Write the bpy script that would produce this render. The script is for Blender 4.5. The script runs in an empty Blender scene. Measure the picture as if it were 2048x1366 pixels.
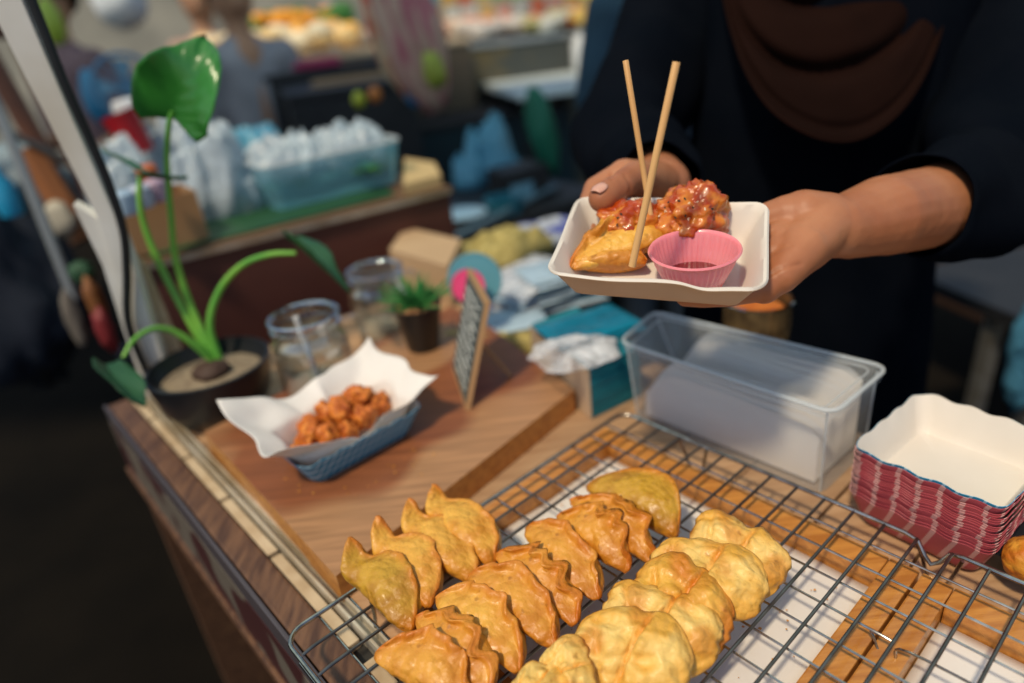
import bpy, bmesh, math, random
import numpy as np
from mathutils import Vector, Matrix, noise

random.seed(7)
rng = np.random.default_rng(7)
SC = bpy.context.scene
COL = SC.collection
PI = math.pi

# ------------------------------------------------------------------ camera
FPX, PITCH, ROLL = 1365.0, 0.455196, -0.112477
CAM = np.array([0.0, 0.0, 1.31])
_c, _s, _cr, _sr = math.cos(PITCH), math.sin(PITCH), math.cos(ROLL), math.sin(ROLL)
FW = np.array([0, _c, -_s]); _up = np.array([0, _s, _c]); _rt = np.array([1.0, 0, 0])
RT = _cr * _rt + _sr * _up
UP = -_sr * _rt + _cr * _up
cam_d = bpy.data.cameras.new('camera'); cam = bpy.data.objects.new('camera', cam_d); COL.objects.link(cam)
cam_d.lens = 24.0; cam_d.sensor_width = 36.0; cam_d.clip_start = 0.01; cam_d.clip_end = 200
cam.matrix_world = Matrix(((RT[0], UP[0], -FW[0], CAM[0]), (RT[1], UP[1], -FW[1], CAM[1]), (RT[2], UP[2], -FW[2], CAM[2]), (0, 0, 0, 1)))
cam_d.dof.use_dof = True; cam_d.dof.focus_distance = 0.495; cam_d.dof.aperture_fstop = 1.9; cam_d.dof.aperture_blades = 9
SC.camera = cam

# ------------------------------------------------------------------ light
TRAVEL = Vector((0.36, 0.54, -1.0)).normalized()
ELEV = math.asin(-TRAVEL.z); AZ = math.atan2(-TRAVEL.x, -TRAVEL.y)
w = bpy.data.worlds.new('World'); SC.world = w; w.use_nodes = True
nt = w.node_tree; bg = nt.nodes['Background']
sky = nt.nodes.new('ShaderNodeTexSky'); sky.sky_type = 'NISHITA'; sky.sun_disc = False
sky.sun_elevation = ELEV; sky.sun_rotation = AZ; sky.air_density = 1.0; sky.dust_density = 1.0
nt.links.new(sky.outputs[0], bg.inputs[0]); bg.inputs[1].default_value = 0.115
sun_d = bpy.data.lights.new('sun', 'SUN'); sun_d.energy = 3.0; sun_d.angle = math.radians(5.0); sun_d.color = (1.0, 0.83, 0.58)
sun = bpy.data.objects.new('sun', sun_d); COL.objects.link(sun)
sun.rotation_euler = TRAVEL.to_track_quat('-Z', 'Y').to_euler()
SC.view_settings.view_transform = 'Standard'; SC.view_settings.look = 'None'
SC.view_settings.exposure = -0.02; SC.view_settings.gamma = 1.0; SC.view_settings.use_curve_mapping = False
SC.cycles.use_denoising = True
SC.cycles.max_bounces = 10; SC.cycles.transparent_max_bounces = 16; SC.cycles.transmission_bounces = 8
SC.cycles.sample_clamp_indirect = 6.0
SC.cycles.caustics_reflective = False; SC.cycles.caustics_refractive = False

# ------------------------------------------------------------------ placing helpers
def at(px, py, z):
    d = RT * (px - 1024) / FPX - UP * (py - 683) / FPX + FW
    return CAM + d * ((z - CAM[2]) / d[2])
def dep(px, py, D):
    return CAM + (RT * (px - 1024) / FPX - UP * (py - 683) / FPX + FW) * D
AX = np.array([0.770, 0.638, 0.0]); BX = np.array([-0.638, 0.770, 0.0]); ZX = np.array([0, 0, 1.0])
def pq(p, q, z): return AX * p + BX * q + ZX * z
YAW = math.atan2(AX[1], AX[0])

# ------------------------------------------------------------------ materials
MATS = {}
def srgb(r, g, b):
    return tuple(((v / 255) / 12.92 if v <= 10 else (((v / 255) + 0.055) / 1.055) ** 2.4) for v in (r, g, b))
def mat(name, col, rough=0.5, metal=0.0, col2=None, vs=8.0, vd=4.0, vlo=0.35, vhi=0.65, bump=0.0, bs=60.0, bd=0.002, trans=0.0, ior=1.45,
        sss=0.0, sr=(0.01, 0.005, 0.003), coat=0.0, crough=0.05, spec=0.5, sheen=0.0, alpha=1.0, stretch=(1, 1, 1), emit=None, es=0.0, attr=None, attrcol=None):
    m = bpy.data.materials.new(name); m.use_nodes = True; n = m.node_tree.nodes; l = m.node_tree.links
    b = n['Principled BSDF']
    def S(k, v):
        b.inputs[k].default_value = v
    S('Base Color', (*col, 1)); S('Roughness', rough); S('Metallic', metal); S('Transmission Weight', trans); S('IOR', ior)
    S('Subsurface Weight', sss); S('Subsurface Radius', sr); S('Subsurface Scale', 1.0); S('Coat Weight', coat); S('Coat Roughness', crough)
    S('Specular IOR Level', spec); S('Sheen Weight', sheen); S('Alpha', alpha)
    if emit: S('Emission Color', (*emit, 1)); S('Emission Strength', es)
    tc = n.new('ShaderNodeTexCoord'); mp = n.new('ShaderNodeMapping'); mp.inputs['Scale'].default_value = stretch
    l.new(tc.outputs['Object'], mp.inputs[0])
    last = None
    if col2 is not None:
        t = n.new('ShaderNodeTexNoise'); t.inputs['Scale'].default_value = vs; t.inputs['Detail'].default_value = vd
        l.new(mp.outputs[0], t.inputs['Vector'])
        r = n.new('ShaderNodeMapRange'); r.inputs[1].default_value = vlo; r.inputs[2].default_value = vhi
        l.new(t.outputs[0], r.inputs[0])
        x = n.new('ShaderNodeMix'); x.data_type = 'RGBA'; x.inputs[6].default_value = (*col, 1); x.inputs[7].default_value = (*col2, 1)
        l.new(r.outputs[0], x.inputs[0]); last = x.outputs[2]
    if attr:
        a = n.new('ShaderNodeAttribute'); a.attribute_name = attr
        x = n.new('ShaderNodeMix'); x.data_type = 'RGBA'; x.inputs[6].default_value = (*col, 1); x.inputs[7].default_value = (*attrcol, 1)
        if last: l.new(last, x.inputs[6])
        l.new(a.outputs['Fac'], x.inputs[0]); last = x.outputs[2]
    if last: l.new(last, b.inputs['Base Color'])
    if bump:
        t = n.new('ShaderNodeTexNoise'); t.inputs['Scale'].default_value = bs; t.inputs['Detail'].default_value = 5
        l.new(mp.outputs[0], t.inputs['Vector'])
        bn = n.new('ShaderNodeBump'); bn.inputs['Strength'].default_value = bump; bn.inputs['Distance'].default_value = bd
        l.new(t.outputs[0], bn.inputs['Height']); l.new(bn.outputs[0], b.inputs['Normal'])
    MATS[name] = m
    return m

# ------------------------------------------------------------------ object helpers
def tag(o, label=None, cat=None, group=None, kind=None):
    if label: o['label'] = label
    if cat: o['category'] = cat
    if group: o['group'] = group
    if kind: o['kind'] = kind
    return o
def thing(name, label, cat, loc=(0, 0, 0), rot=(0, 0, 0), group=None):
    o = bpy.data.objects.new(name, None); COL.objects.link(o); o.empty_display_size = 0.02
    o.location = Vector([float(v) for v in loc]); o.rotation_euler = rot
    return tag(o, label, cat, group)
def wloc(o):
    v = Vector((0, 0, 0))
    while o is not None:
        v = v + o.location; o = o.parent
    return v
def mk(name, V, F, m, parent=None, smooth=True, world=False, attrs=None, sharp=None):
    me = bpy.data.meshes.new(name)
    V = np.asarray(V, float)
    if world and parent is not None:
        V = V - np.array(wloc(parent))
    me.from_pydata(V.tolist(), [], F); me.update()
    if smooth:
        me.shade_smooth()
        if sharp: me.set_sharp_from_angle(angle=math.radians(sharp))
    if attrs:
        for k, a in attrs.items():
            at_ = me.attributes.new(k, 'FLOAT', 'POINT'); at_.data.foreach_set('value', np.asarray(a, np.float32))
    o = bpy.data.objects.new(name, me); COL.objects.link(o)
    if m: me.materials.append(m)
    if parent is not None: o.parent = parent
    return o
def obj_from_bm(name, bm, m, parent=None, smooth=False, sharp=35):
    me = bpy.data.meshes.new(name); bm.to_mesh(me); bm.free()
    if smooth:
        me.shade_smooth(); me.set_sharp_from_angle(angle=math.radians(sharp))
    if m: me.materials.append(m)
    o = bpy.data.objects.new(name, me); COL.objects.link(o)
    if parent is not None: o.parent = parent
    return o
class MB:
    """collects simple solids, built as one mesh"""
    def __init__(s): s.V = []; s.F = []
    def add(s, V, F):
        n = len(s.V); s.V += [tuple(map(float, v)) for v in V]; s.F += [tuple(i + n for i in f) for f in F]; return s
    def box(s, c, d, rz=0.0, bev=0.0, M=None):
        bm = bmesh.new(); bmesh.ops.create_cube(bm, size=1)
        for v in bm.verts: v.co = Vector((v.co.x * d[0], v.co.y * d[1], v.co.z * d[2]))
        if bev: bmesh.ops.bevel(bm, geom=bm.edges[:], offset=bev, segments=2, affect='EDGES', profile=0.6)
        R = Matrix.Rotation(rz, 3, 'Z') if M is None else M
        bm.verts.index_update()
        V = [R @ v.co + Vector([float(x) for x in c]) for v in bm.verts]; F = [[v.index for v in f.verts] for f in bm.faces]
        bm.free(); return s.add(V, F)
    def prism(s, poly, z0, z1):
        n = len(poly); V = [(x, y, z0) for x, y in poly] + [(x, y, z1) for x, y in poly]
        F = [tuple(range(n))[::-1], tuple(range(n, 2 * n))] + [(i, (i + 1) % n, n + (i + 1) % n, n + i) for i in range(n)]
        return s.add(V, F)
    def tube(s, pts, r, seg=8, closed=False):
        V, F = tube_geo(pts, r, seg, closed); return s.add(V, F)
    def lathe(s, prof, c=(0, 0, 0), seg=32, ell=1.0):
        V, F = lathe_geo(prof, seg, ell); return s.add([(v[0] + c[0], v[1] + c[1], v[2] + c[2]) for v in V], F)
    def build(s, name, m, parent=None, smooth=False, world=False, sharp=35, attrs=None):
        return mk(name, s.V, s.F, m, parent, smooth, world, attrs, sharp if smooth else None)
def tube_geo(pts, r, seg=8, closed=False):
    P = [Vector([float(x) for x in p]) for p in pts]; n = len(P)
    rs = r if hasattr(r, '__len__') else [r] * n
    V, F = [], []; nrm = None
    for i in range(n):
        a = P[i - 1] if (i > 0 or closed) else P[i]; b = P[(i + 1) % n] if (i < n - 1 or closed) else P[i]
        t = (b - a).normalized()
        if nrm is None:
            nrm = t.orthogonal().normalized()
        nrm = (nrm - t * nrm.dot(t)).normalized(); bi = t.cross(nrm)
        for k in range(seg):
            an = 2 * PI * k / seg; V.append(P[i] + (nrm * math.cos(an) + bi * math.sin(an)) * rs[i])
    m = n if closed else n - 1
    for i in range(m):
        for k in range(seg):
            a = i * seg + k; b = i * seg + (k + 1) % seg; j = ((i + 1) % n) * seg
            F.append((a, b, j + (k + 1) % seg, j + k))
    if not closed:
        F.append(tuple(range(seg))[::-1]); F.append(tuple((n - 1) * seg + k for k in range(seg)))
    return V, F
def lathe_geo(prof, seg=32, ell=1.0):
    V, F = [], []; n = len(prof)
    for r, z in prof:
        for k in range(seg):
            a = 2 * PI * k / seg; V.append((r * math.cos(a), r * ell * math.sin(a), z))
    for i in range(n - 1):
        for k in range(seg):
            F.append((i * seg + k, i * seg + (k + 1) % seg, (i + 1) * seg + (k + 1) % seg, (i + 1) * seg + k))
    if prof[0][0] > 1e-6: F.append(tuple(range(seg))[::-1])
    if prof[-1][0] > 1e-6: F.append(tuple((n - 1) * seg + k for k in range(seg)))
    return V, F
def spline(pts, n=8):
    P = [np.array(p, float) for p in pts]; out = []
    for i in range(len(P) - 1):
        p0 = P[i - 1] if i else 2 * P[0] - P[1]; p1, p2 = P[i], P[i + 1]; p3 = P[i + 2] if i + 2 < len(P) else 2 * P[-1] - P[-2]
        for k in range(n):
            t = k / n
            out.append(0.5 * ((2 * p1) + (-p0 + p2) * t + (2 * p0 - 5 * p1 + 4 * p2 - p3) * t * t + (-p0 + 3 * p1 - 3 * p2 + p3) * t ** 3))
    out.append(P[-1]); return out
def grid_faces(nu, nv, closed_v=False):
    F = []
    for i in range(nu - 1):
        for j in range(nv if closed_v else nv - 1):
            F.append((i * nv + j, i * nv + (j + 1) % nv, (i + 1) * nv + (j + 1) % nv, (i + 1) * nv + j))
    return F
def copy_tree(o, parent=None):
    c = o.copy(); COL.objects.link(c)
    if parent is not None: c.parent = parent
    for ch in o.children: copy_tree(ch, c)
    return c
def nz(x, y, z, s=1.0): return noise.noise(Vector((x * s, y * s, z * s)))
def sstep(a, b, x):
    t = min(1, max(0, (x - a) / (b - a))); return t * t * (3 - 2 * t)

def blobs(name, caps, voxel, m, parent=None, smooth_it=6, extra=None, disp=None):
    """tapered capsules merged to one continuous skin (voxel union, then relaxed). caps: (p0, r0, p1, r1[, squash_dir, squash])"""
    V, F = [], []
    for cp in caps:
        p0, r0, p1, r1 = Vector([float(x) for x in cp[0]]), cp[1], Vector([float(x) for x in cp[2]]), cp[3]
        ax = p1 - p0; L = ax.length
        t = ax.normalized() if L > 1e-6 else Vector((0, 0, 1)); nn = t.orthogonal().normalized(); bb = t.cross(nn)
        rings = []
        K = 6
        for k in range(K): 
            a = -PI / 2 + PI / 2 * (k + 0.3) / K; rings.append((math.sin(a) * r0, math.cos(a) * r0))
        for k in range(5): rings.append((L * k / 4, r0 + (r1 - r0) * k / 4))
        for k in range(1, K + 1):
            a = PI / 2 * (k - 0.3) / K; rings.append((L + math.sin(a) * r1, math.cos(a) * r1))
        base = len(V); seg = 20
        sq = Vector([float(x) for x in cp[4]]).normalized() if len(cp) > 4 else None
        for zz, rr in rings:
            for k in range(seg):
                a = 2 * PI * k / seg; off = nn * (math.cos(a) * rr) + bb * (math.sin(a) * rr)
                if sq is not None:
                    off = off - sq * (off.dot(sq)) * (1 - cp[5])
                V.append(p0 + t * zz + off)
        nr = len(rings)
        for i in range(nr - 1):
            for k in range(seg):
                F.append((base + i * seg + k, base + i * seg + (k + 1) % seg, base + (i + 1) * seg + (k + 1) % seg, base + (i + 1) * seg + k))
        F.append(tuple(base + k for k in range(seg))[::-1]); F.append(tuple(base + (nr - 1) * seg + k for k in range(seg)))
    if extra:
        n = len(V); V += [Vector(v) for v in extra[0]]; F += [tuple(i + n for i in f) for f in extra[1]]
    o = mk(name, [tuple(v) for v in V], F, m, None, True)
    rm = o.modifiers.new('r', 'REMESH'); rm.mode = 'VOXEL'; rm.voxel_size = voxel; rm.use_smooth_shade = True
    sm = o.modifiers.new('s', 'SMOOTH'); sm.iterations = smooth_it; sm.factor = 0.5
    dg = bpy.context.evaluated_depsgraph_get(); ev = o.evaluated_get(dg)
    me = bpy.data.meshes.new_from_object(ev, depsgraph=dg)
    o.modifiers.clear(); old = o.data; o.data = me; bpy.data.meshes.remove(old)
    if not me.materials: me.materials.append(m)
    if disp:
        n = len(me.vertices); co = np.empty(n * 3, np.float32); no = np.empty(n * 3, np.float32)
        me.vertices.foreach_get('co', co); me.vertex_normals.foreach_get('vector', no)
        co = co.reshape(-1, 3); no = no.reshape(-1, 3)
        d = np.array([disp(*c) for c in co.tolist()], np.float32)
        co = co + no * d[:, None]; me.vertices.foreach_set('co', co.ravel()); me.update()
    me.shade_smooth()
    if parent is not None:
        off = wloc(parent)
        me.transform(Matrix.Translation(-off)); o.parent = parent
    return o

# ------------------------------------------------------------------ palette
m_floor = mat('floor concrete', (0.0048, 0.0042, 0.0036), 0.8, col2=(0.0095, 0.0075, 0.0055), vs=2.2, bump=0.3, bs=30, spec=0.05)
m_plank = mat('pale plank', (0.52, 0.33, 0.19), 0.5, col2=(0.40, 0.235, 0.125), vs=14, stretch=(1, 9, 9), bump=0.15, bs=60)
m_plank2 = mat('tan plank', (0.44, 0.28, 0.16), 0.55, col2=(0.34, 0.20, 0.11), vs=10, stretch=(1, 8, 8), bump=0.15, bs=60)
m_darkwood = mat('brown worn wood', (0.17, 0.085, 0.045), 0.45, col2=(0.075, 0.035, 0.022), vs=22, stretch=(6, 1, 6), bump=0.4, bs=50)
m_orange = mat('orange varnished wood', (0.60, 0.26, 0.055), 0.32, col2=(0.42, 0.155, 0.03), vs=16, stretch=(1, 10, 10), bump=0.12, bs=80, coat=0.25)
m_board = mat('terracotta board', (0.42, 0.22, 0.105), 0.42, col2=(0.26, 0.088, 0.034), vs=5.5, vd=1.0, vlo=0.46, vhi=0.54, bump=0.12, bs=160, bd=0.001)  # tan top with random darker terracotta patches
m_cream = mat('cream strip', (0.62, 0.50, 0.34), 0.45, col2=(0.45, 0.33, 0.20), vs=25, bump=0.2, bs=90)
m_alu = mat('aluminium', (0.62, 0.60, 0.56), 0.32, metal=0.85, col2=(0.45, 0.40, 0.33), vs=30)
m_wire = mat('chromed wire', (0.50, 0.48, 0.44), 0.26, metal=1.0, col2=(0.30, 0.27, 0.23), vs=90)
m_wired = mat('darker wire', (0.20, 0.19, 0.18), 0.32, metal=0.95, col2=(0.12, 0.11, 0.10), vs=60)  # darker metal tone for the wires running one way across the rack
m_paper = mat('white paper', (0.80, 0.76, 0.72), 0.6, col2=(0.72, 0.68, 0.65), vs=9, bump=0.15, bs=25)
m_post = mat('white painted post', (0.86, 0.86, 0.82), 0.45, col2=(0.62, 0.57, 0.47), vs=5)
m_black = mat('black rubber', (0.015, 0.017, 0.020), 0.5)
m_dkpaint = mat('maroon panel', (0.095, 0.030, 0.022), 0.5, col2=(0.065, 0.022, 0.018), vs=4)
m_panel = mat('printed side panel', (0.12, 0.10, 0.08), 0.5, col2=(0.045, 0.012, 0.012), vs=11, vd=1.5, vlo=0.47, vhi=0.52)
m_cloth = mat('navy black cloth', (0.0022, 0.0035, 0.0065), 0.9, col2=(0.0035, 0.0048, 0.0080), vs=12, bump=0.25, bs=25, bd=0.004, spec=0.02)
m_hijab = mat('brown hijab cloth', (0.0125, 0.0050, 0.0036), 0.85, col2=(0.0090, 0.0038, 0.0028), vs=8, spec=0.03, bump=0.1, bs=300, bd=0.0005)
m_skin = mat('skin', (0.44, 0.182, 0.086), 0.5, col2=(0.35, 0.122, 0.052), vs=14, sss=0.10, sr=(0.012, 0.004, 0.002), bump=0.35, bs=220, bd=0.0006)
m_nail = mat('nail', (0.66, 0.34, 0.25), 0.25, sss=0.1)

# ================================================================== SETTING
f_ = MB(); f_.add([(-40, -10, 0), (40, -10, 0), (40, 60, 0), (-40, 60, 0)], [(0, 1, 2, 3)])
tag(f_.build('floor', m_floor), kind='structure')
m_shade_roof = mat('added translucent shade sheet', (0.55, 0.66, 0.72), 0.5)  # unseen roof, added to shade the background and let cool light through
_n = m_shade_roof.node_tree.nodes; _t = _n.new('ShaderNodeBsdfTranslucent'); _t.inputs[0].default_value = (0.66, 0.92, 0.92, 1)
_x = _n.new('ShaderNodeMixShader'); _x.inputs[0].default_value = 0.85
m_shade_roof.node_tree.links.new(_n['Principled BSDF'].outputs[0], _x.inputs[1]); m_shade_roof.node_tree.links.new(_t.outputs[0], _x.inputs[2]); m_shade_roof.node_tree.links.new(_x.outputs[0], _n['Material Output'].inputs[0])
r_ = MB()
for i in range(9):
    y0 = 0.80 + i * 0.2; r_.add([(-14, y0, 3.0 + 0.02 * (i % 2)), (14, y0, 3.0 + 0.02 * (i % 2)), (14, y0 + 0.2, 3.0 + 0.02 * ((i + 1) % 2)), (-14, y0 + 0.2, 3.0 + 0.02 * ((i + 1) % 2))], [(0, 1, 2, 3)])
tag(r_.build('added_shade_roof', m_shade_roof), kind='structure')
m_wall = mat('hall wall', (0.42, 0.40, 0.33), 0.8, col2=(0.22, 0.22, 0.19), vs=1.2)
w_ = MB().box((0, 9.0, 1.5), (28, 0.15, 3.0)); tag(w_.build('back_wall', m_wall), kind='structure')

# ================================================================== FOOD CART
cart = thing('food_cart', 'wooden food cart with pale plank counter and printed side panel', 'food cart', pq(0.1, 0.0, 0))
def cpart(name, mb, m, **k): return mb.build(name, m, cart, world=True, **k)
def pbox(mb, p0, p1, q0, q1, z0, z1, bev=0.0):
    return mb.box(pq((p0 + p1) / 2, (q0 + q1) / 2, (z0 + z1) / 2), (p1 - p0, q1 - q0, z1 - z0), YAW, bev)
q = -0.30; i = 0
while q < 1.0:
    wq = 0.078 + 0.012 * random.random()
    cpart('plank', pbox(MB(), 0.156, 0.66, q, min(q + wq, 1.02), 0.838, 0.860 + 0.001 * random.random(), 0.0015), m_plank if i % 3 else m_plank2)
    q += wq + 0.0025; i += 1
cpart('rim', pbox(MB(), 0.100, 0.127, -0.3, 1.02, 0.80, 0.8655, 0.003), m_darkwood)
cpart('edge_trim', pbox(MB(), 0.0945, 0.0985, -0.3, 1.02, 0.8425, 0.868, 0.001), mat('dull purple-grey trim', (0.10, 0.085, 0.095), .4, metal=.4))
cpart('counter_bed', pbox(MB(), 0.1275, 0.156, -0.3, 1.02, 0.80, 0.851), mat('black gap', (0.03, 0.028, 0.025), 0.6))
qq = [-0.3, -0.08, 0.19, 0.385, 0.402, 0.555, 0.68, 0.80, 0.935, 1.02]
for a_, b_ in zip(qq[:-1], qq[1:]):
    if b_ - a_ < 0.03: continue
    cpart('cream_strip', pbox(MB(), 0.1285, 0.1395, a_ + 0.003, b_ - 0.003, 0.8512, 0.8605 + 0.001 * random.random(), 0.001), m_cream)
rail = MB(); pbox(rail, 0.142, 0.1445, -0.3, 1.02, 0.8512, 0.868, 0.0005); pbox(rail, 0.1515, 0.1545, -0.3, 1.02, 0.8512, 0.866, 0.0005); pbox(rail, 0.1446, 0.1514, -0.3, 1.02, 0.8512, 0.8575)
cpart('channel_rail', rail, mat('worn white rail', (0.66, 0.60, 0.48), 0.4, metal=0.3, col2=(0.42, 0.33, 0.21), vs=18, stretch=(1, 1, 1)))
cpart('side_panel', pbox(MB(), 0.094, 0.0995, -0.3, 1.02, 0.765, 0.842), m_panel)
cpart('lower_trim', pbox(MB(), 0.090, 0.1, -0.3, 1.02, 0.750, 0.7645, 0.001), m_darkwood)
cpart('front_panel', pbox(MB(), 0.1, 0.66, 1.0, 1.02, 0.10, 0.79), m_darkwood)
cpart('base_cabinet', pbox(MB(), 0.19, 0.655, -0.3, 0.99, 0.12, 0.836), mat('black painted cabinet', (0.007, 0.006, 0.006), 0.7, spec=.1))
for _p, _q in ((.22, -.2), (.22, .9), (.60, -.2), (.60, .9)):
    cpart('wheel', MB().box(pq(_p, _q, .06), (.12, .03, .118), YAW, .014), MATS['black gap'])
# leaning white post at the far left corner, with a wider board at its foot
def slab_px(pts, D, th):
    """flat board: outline given at its own distances, thickness th away from the viewer"""
    F0 = [dep(x, y, d) for (x, y), d in zip(pts, D)]
    n = np.cross(F0[1] - F0[0], F0[2] - F0[0]); n /= np.linalg.norm(n)
    if n @ FW < 0: n = -n
    k = len(F0); V = F0 + [v + n * th for v in F0]
    F = [tuple(range(k)), tuple(range(k, 2 * k))[::-1]] + [(i, k + i, k + (i + 1) % k, (i + 1) % k) for i in range(k)]
    return MB().add(V, F)
_p0 = dep(325, 770, .95); _v = dep(10, 0, .66) - _p0; _pn = np.cross(_v, RT + FW * .12); _pn /= np.linalg.norm(_pn)
if _pn @ FW < 0: _pn = -_pn
def plane_at(px, py, off=0.0):
    d = RT * (px - 1024) / FPX - UP * (py - 683) / FPX + FW
    return CAM + d * (((_p0 + _pn * off - CAM) @ _pn) / (d @ _pn))
def slab(pts, th, off=0.0):
    F0 = [plane_at(x, y, off) for x, y in pts]; k = len(F0); V = F0 + [v + _pn * th for v in F0]
    return MB().add(V, [tuple(range(k)), tuple(range(k, 2 * k))[::-1]] + [(i, k + i, k + (i + 1) % k, (i + 1) % k) for i in range(k)])
cpart('corner_post', slab([(-230, -500), (-170, -520), (43, 0), (145, 240), (233, 440), (262, 520), (300, 640), (335, 745), (300, 745), (245, 585), (196, 437), (100, 248), (0, 52)], 0.018), m_post)
cpart('post_foot', slab([(146, 410), (196, 437.5), (245, 585.5), (300, 746), (318, 800), (292, 790), (245, 655), (205, 530)], 0.014, .003), m_post)
cpart('post_side', slab([(262, 505), (290, 540), (368, 722), (372, 800), (345, 800), (335, 746), (300, 641)], 0.010, .022), m_cream)
cab = spline([dep(325, 805, .955), plane_at(290, 735, -.008), plane_at(257, 645, -.008), plane_at(254, 545, -.008), plane_at(247, 462, -.008), plane_at(216, 365, -.006), plane_at(180, 280, -.004), plane_at(128, 165, -.002), plane_at(75, 30, .004), plane_at(20, -100, .008), plane_at(-150, -450, .01)], 8)
tag(MB().tube(cab, 0.0052, 8).build('power_cable', m_black, None, True), 'black power cable running down the white cart post', 'cable')

# ------------------------------------------------------------------ two wooden frames with paper, under the rack
def wood_frame(q0, q1, label, first):
    t = thing('paper_lined_rack_box', label, 'wooden frame', pq(0.165, q0, 0.861), group='wooden frames lying under the rack')
    wd = 0.022
    def st(p0, p1, a, b):
        pbox(MB(), p0, p1, a, b, 0.862, 0.8835, 0.0015).build('slat', m_orange, t, world=True)
    st(0.168, 0.474, q0, q0 + wd); st(0.168, 0.474, q1 - wd, q1)
    st(0.168, 0.168 + wd, q0 + wd + .0005, q1 - wd - .0005); st(0.474 - wd, 0.474, q0 + wd + .0005, q1 - wd - .0005)
    V = []; n = 24
    for i in range(n):
        for j in range(n):
            p = 0.191 + (0.451 - 0.191) * i / (n - 1); qv = q0 + wd + .001 + (q1 - q0 - 2 * wd - .002) * j / (n - 1)
            V.append(pq(p, qv, 0.8655 + 0.0022 * nz(p * 18, qv * 18, q0 * 9)))
    s = mk('paper_sheet', V, grid_faces(n, n), m_paper)
    s.modifiers.new('t', 'SOLIDIFY').thickness = 0.0006
    tag(s, 'white paper sheet lining the ' + ('larger wooden frame beneath the dumplings' if first else 'wooden frame at the bottom right corner'), 'paper', 'paper sheets inside the wooden frames')
wood_frame(0.107, 0.428, 'orange varnished wooden frame beneath the fried dumplings', True)
wood_frame(-0.22, 0.105, 'orange varnished wooden frame beneath the empty corner of the rack', False)

# ------------------------------------------------------------------ wire rack
RZ = 0.900
rack = thing('cooling_rack', 'chromed wire cooling rack carrying rows of fried dumplings', 'wire rack', pq(0.088, 0.415, RZ - 0.03))
p0, p1, q0, q1 = 0.0875, 0.490, 0.0, 0.4149
rr = 0.0155
fr = []
for (cx, cy, a0) in ((p1 - rr, q1 - rr, 0), (p0 + rr, q1 - rr, 90), (p0 + rr, q0 + rr, 180), (p1 - rr, q0 + rr, 270)):
    if a0 == 180:
        pass
    for k in range(7):
        an = math.radians(a0 + 15 * k); fr.append((cx + rr * math.cos(an), cy + rr * math.sin(an), RZ))
    if a0 == 270:  # before closing: right side with the leg notch
        for (qv, dp, dz) in ((0.085, 0, 0), (0.094, 0.002, -0.004), (0.099, 0.0, -0.014), (0.104, -0.003, -0.017), (0.110, -0.001, -0.013), (0.117, 0.001, -0.003), (0.126, 0, 0)):
            fr.append((p1 + dp, qv, RZ + dz))
MB().tube([pq(*v) for v in fr], 0.0019, 10, closed=True).build('rim_wire', m_wire, rack, True, world=True)
MB().tube([pq(0.0875, q1 - .03, RZ - .0022), pq(0.0875, q0 + .02, RZ - .0022)], 0.0026, 10).build('rim_wire', m_wire, rack, True, world=True)
for qv in [0.3897 - 0.0248 * k for k in range(16)]:
    if qv < 0.01: continue
    MB().tube([pq(p0 + 0.003, qv, RZ - .001), pq(p0 + 0.012, qv, RZ + .0004), pq(0.3, qv, RZ + .0002), pq(p1 - 0.001, qv, RZ)], 0.00135, 8).build('wire', m_wired, rack, True, world=True)
pv = 0.117; k = 0
while pv < 0.485:
    if k == 10:
        pts = [pq(pv, q1, RZ - .003), pq(pv, 0.118, RZ - .003), pq(pv + .001, 0.108, RZ - .006), pq(pv, 0.102, RZ - .016), pq(pv - .002, 0.097, RZ - .022), pq(pv, 0.090, RZ - .017), pq(pv, 0.082, RZ - .005), pq(pv, q0, RZ - .003)]
        MB().tube(spline(pts, 5), 0.001, 8).build('wire', m_wire, rack, True, world=True)
    else:
        MB().tube([pq(pv, q1, RZ - .0024), pq(pv, q0, RZ - .0024)], 0.0010, 7).build('wire', m_wire, rack, True, world=True)
    pv += 0.02655; k += 1
for (pa, qa) in ((p1, 0.105), (p1, 0.33), (0.155, 0.40), (0.155, 0.02)):
    lz = 0.861 + 0.0015
    if pa == p1:
        pts = [pq(pa, qa + .012, RZ - .004), pq(pa + .002, qa + .006, RZ - .02), pq(pa + .004, qa, lz), pq(pa + .004, qa - .012, lz), pq(pa, qa - .02, RZ - .004)]
    else:
        pts = [pq(pa, qa, RZ - .003), pq(pa, qa, RZ - .02), pq(pa - .001, qa, 0.8625 if True else lz), pq(pa + .012, qa, 0.8625), pq(pa + .014, qa, RZ - .003)]
    MB().tube(spline(pts, 5), 0.0016, 8).build('leg', m_wire, rack, True, world=True)

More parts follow.
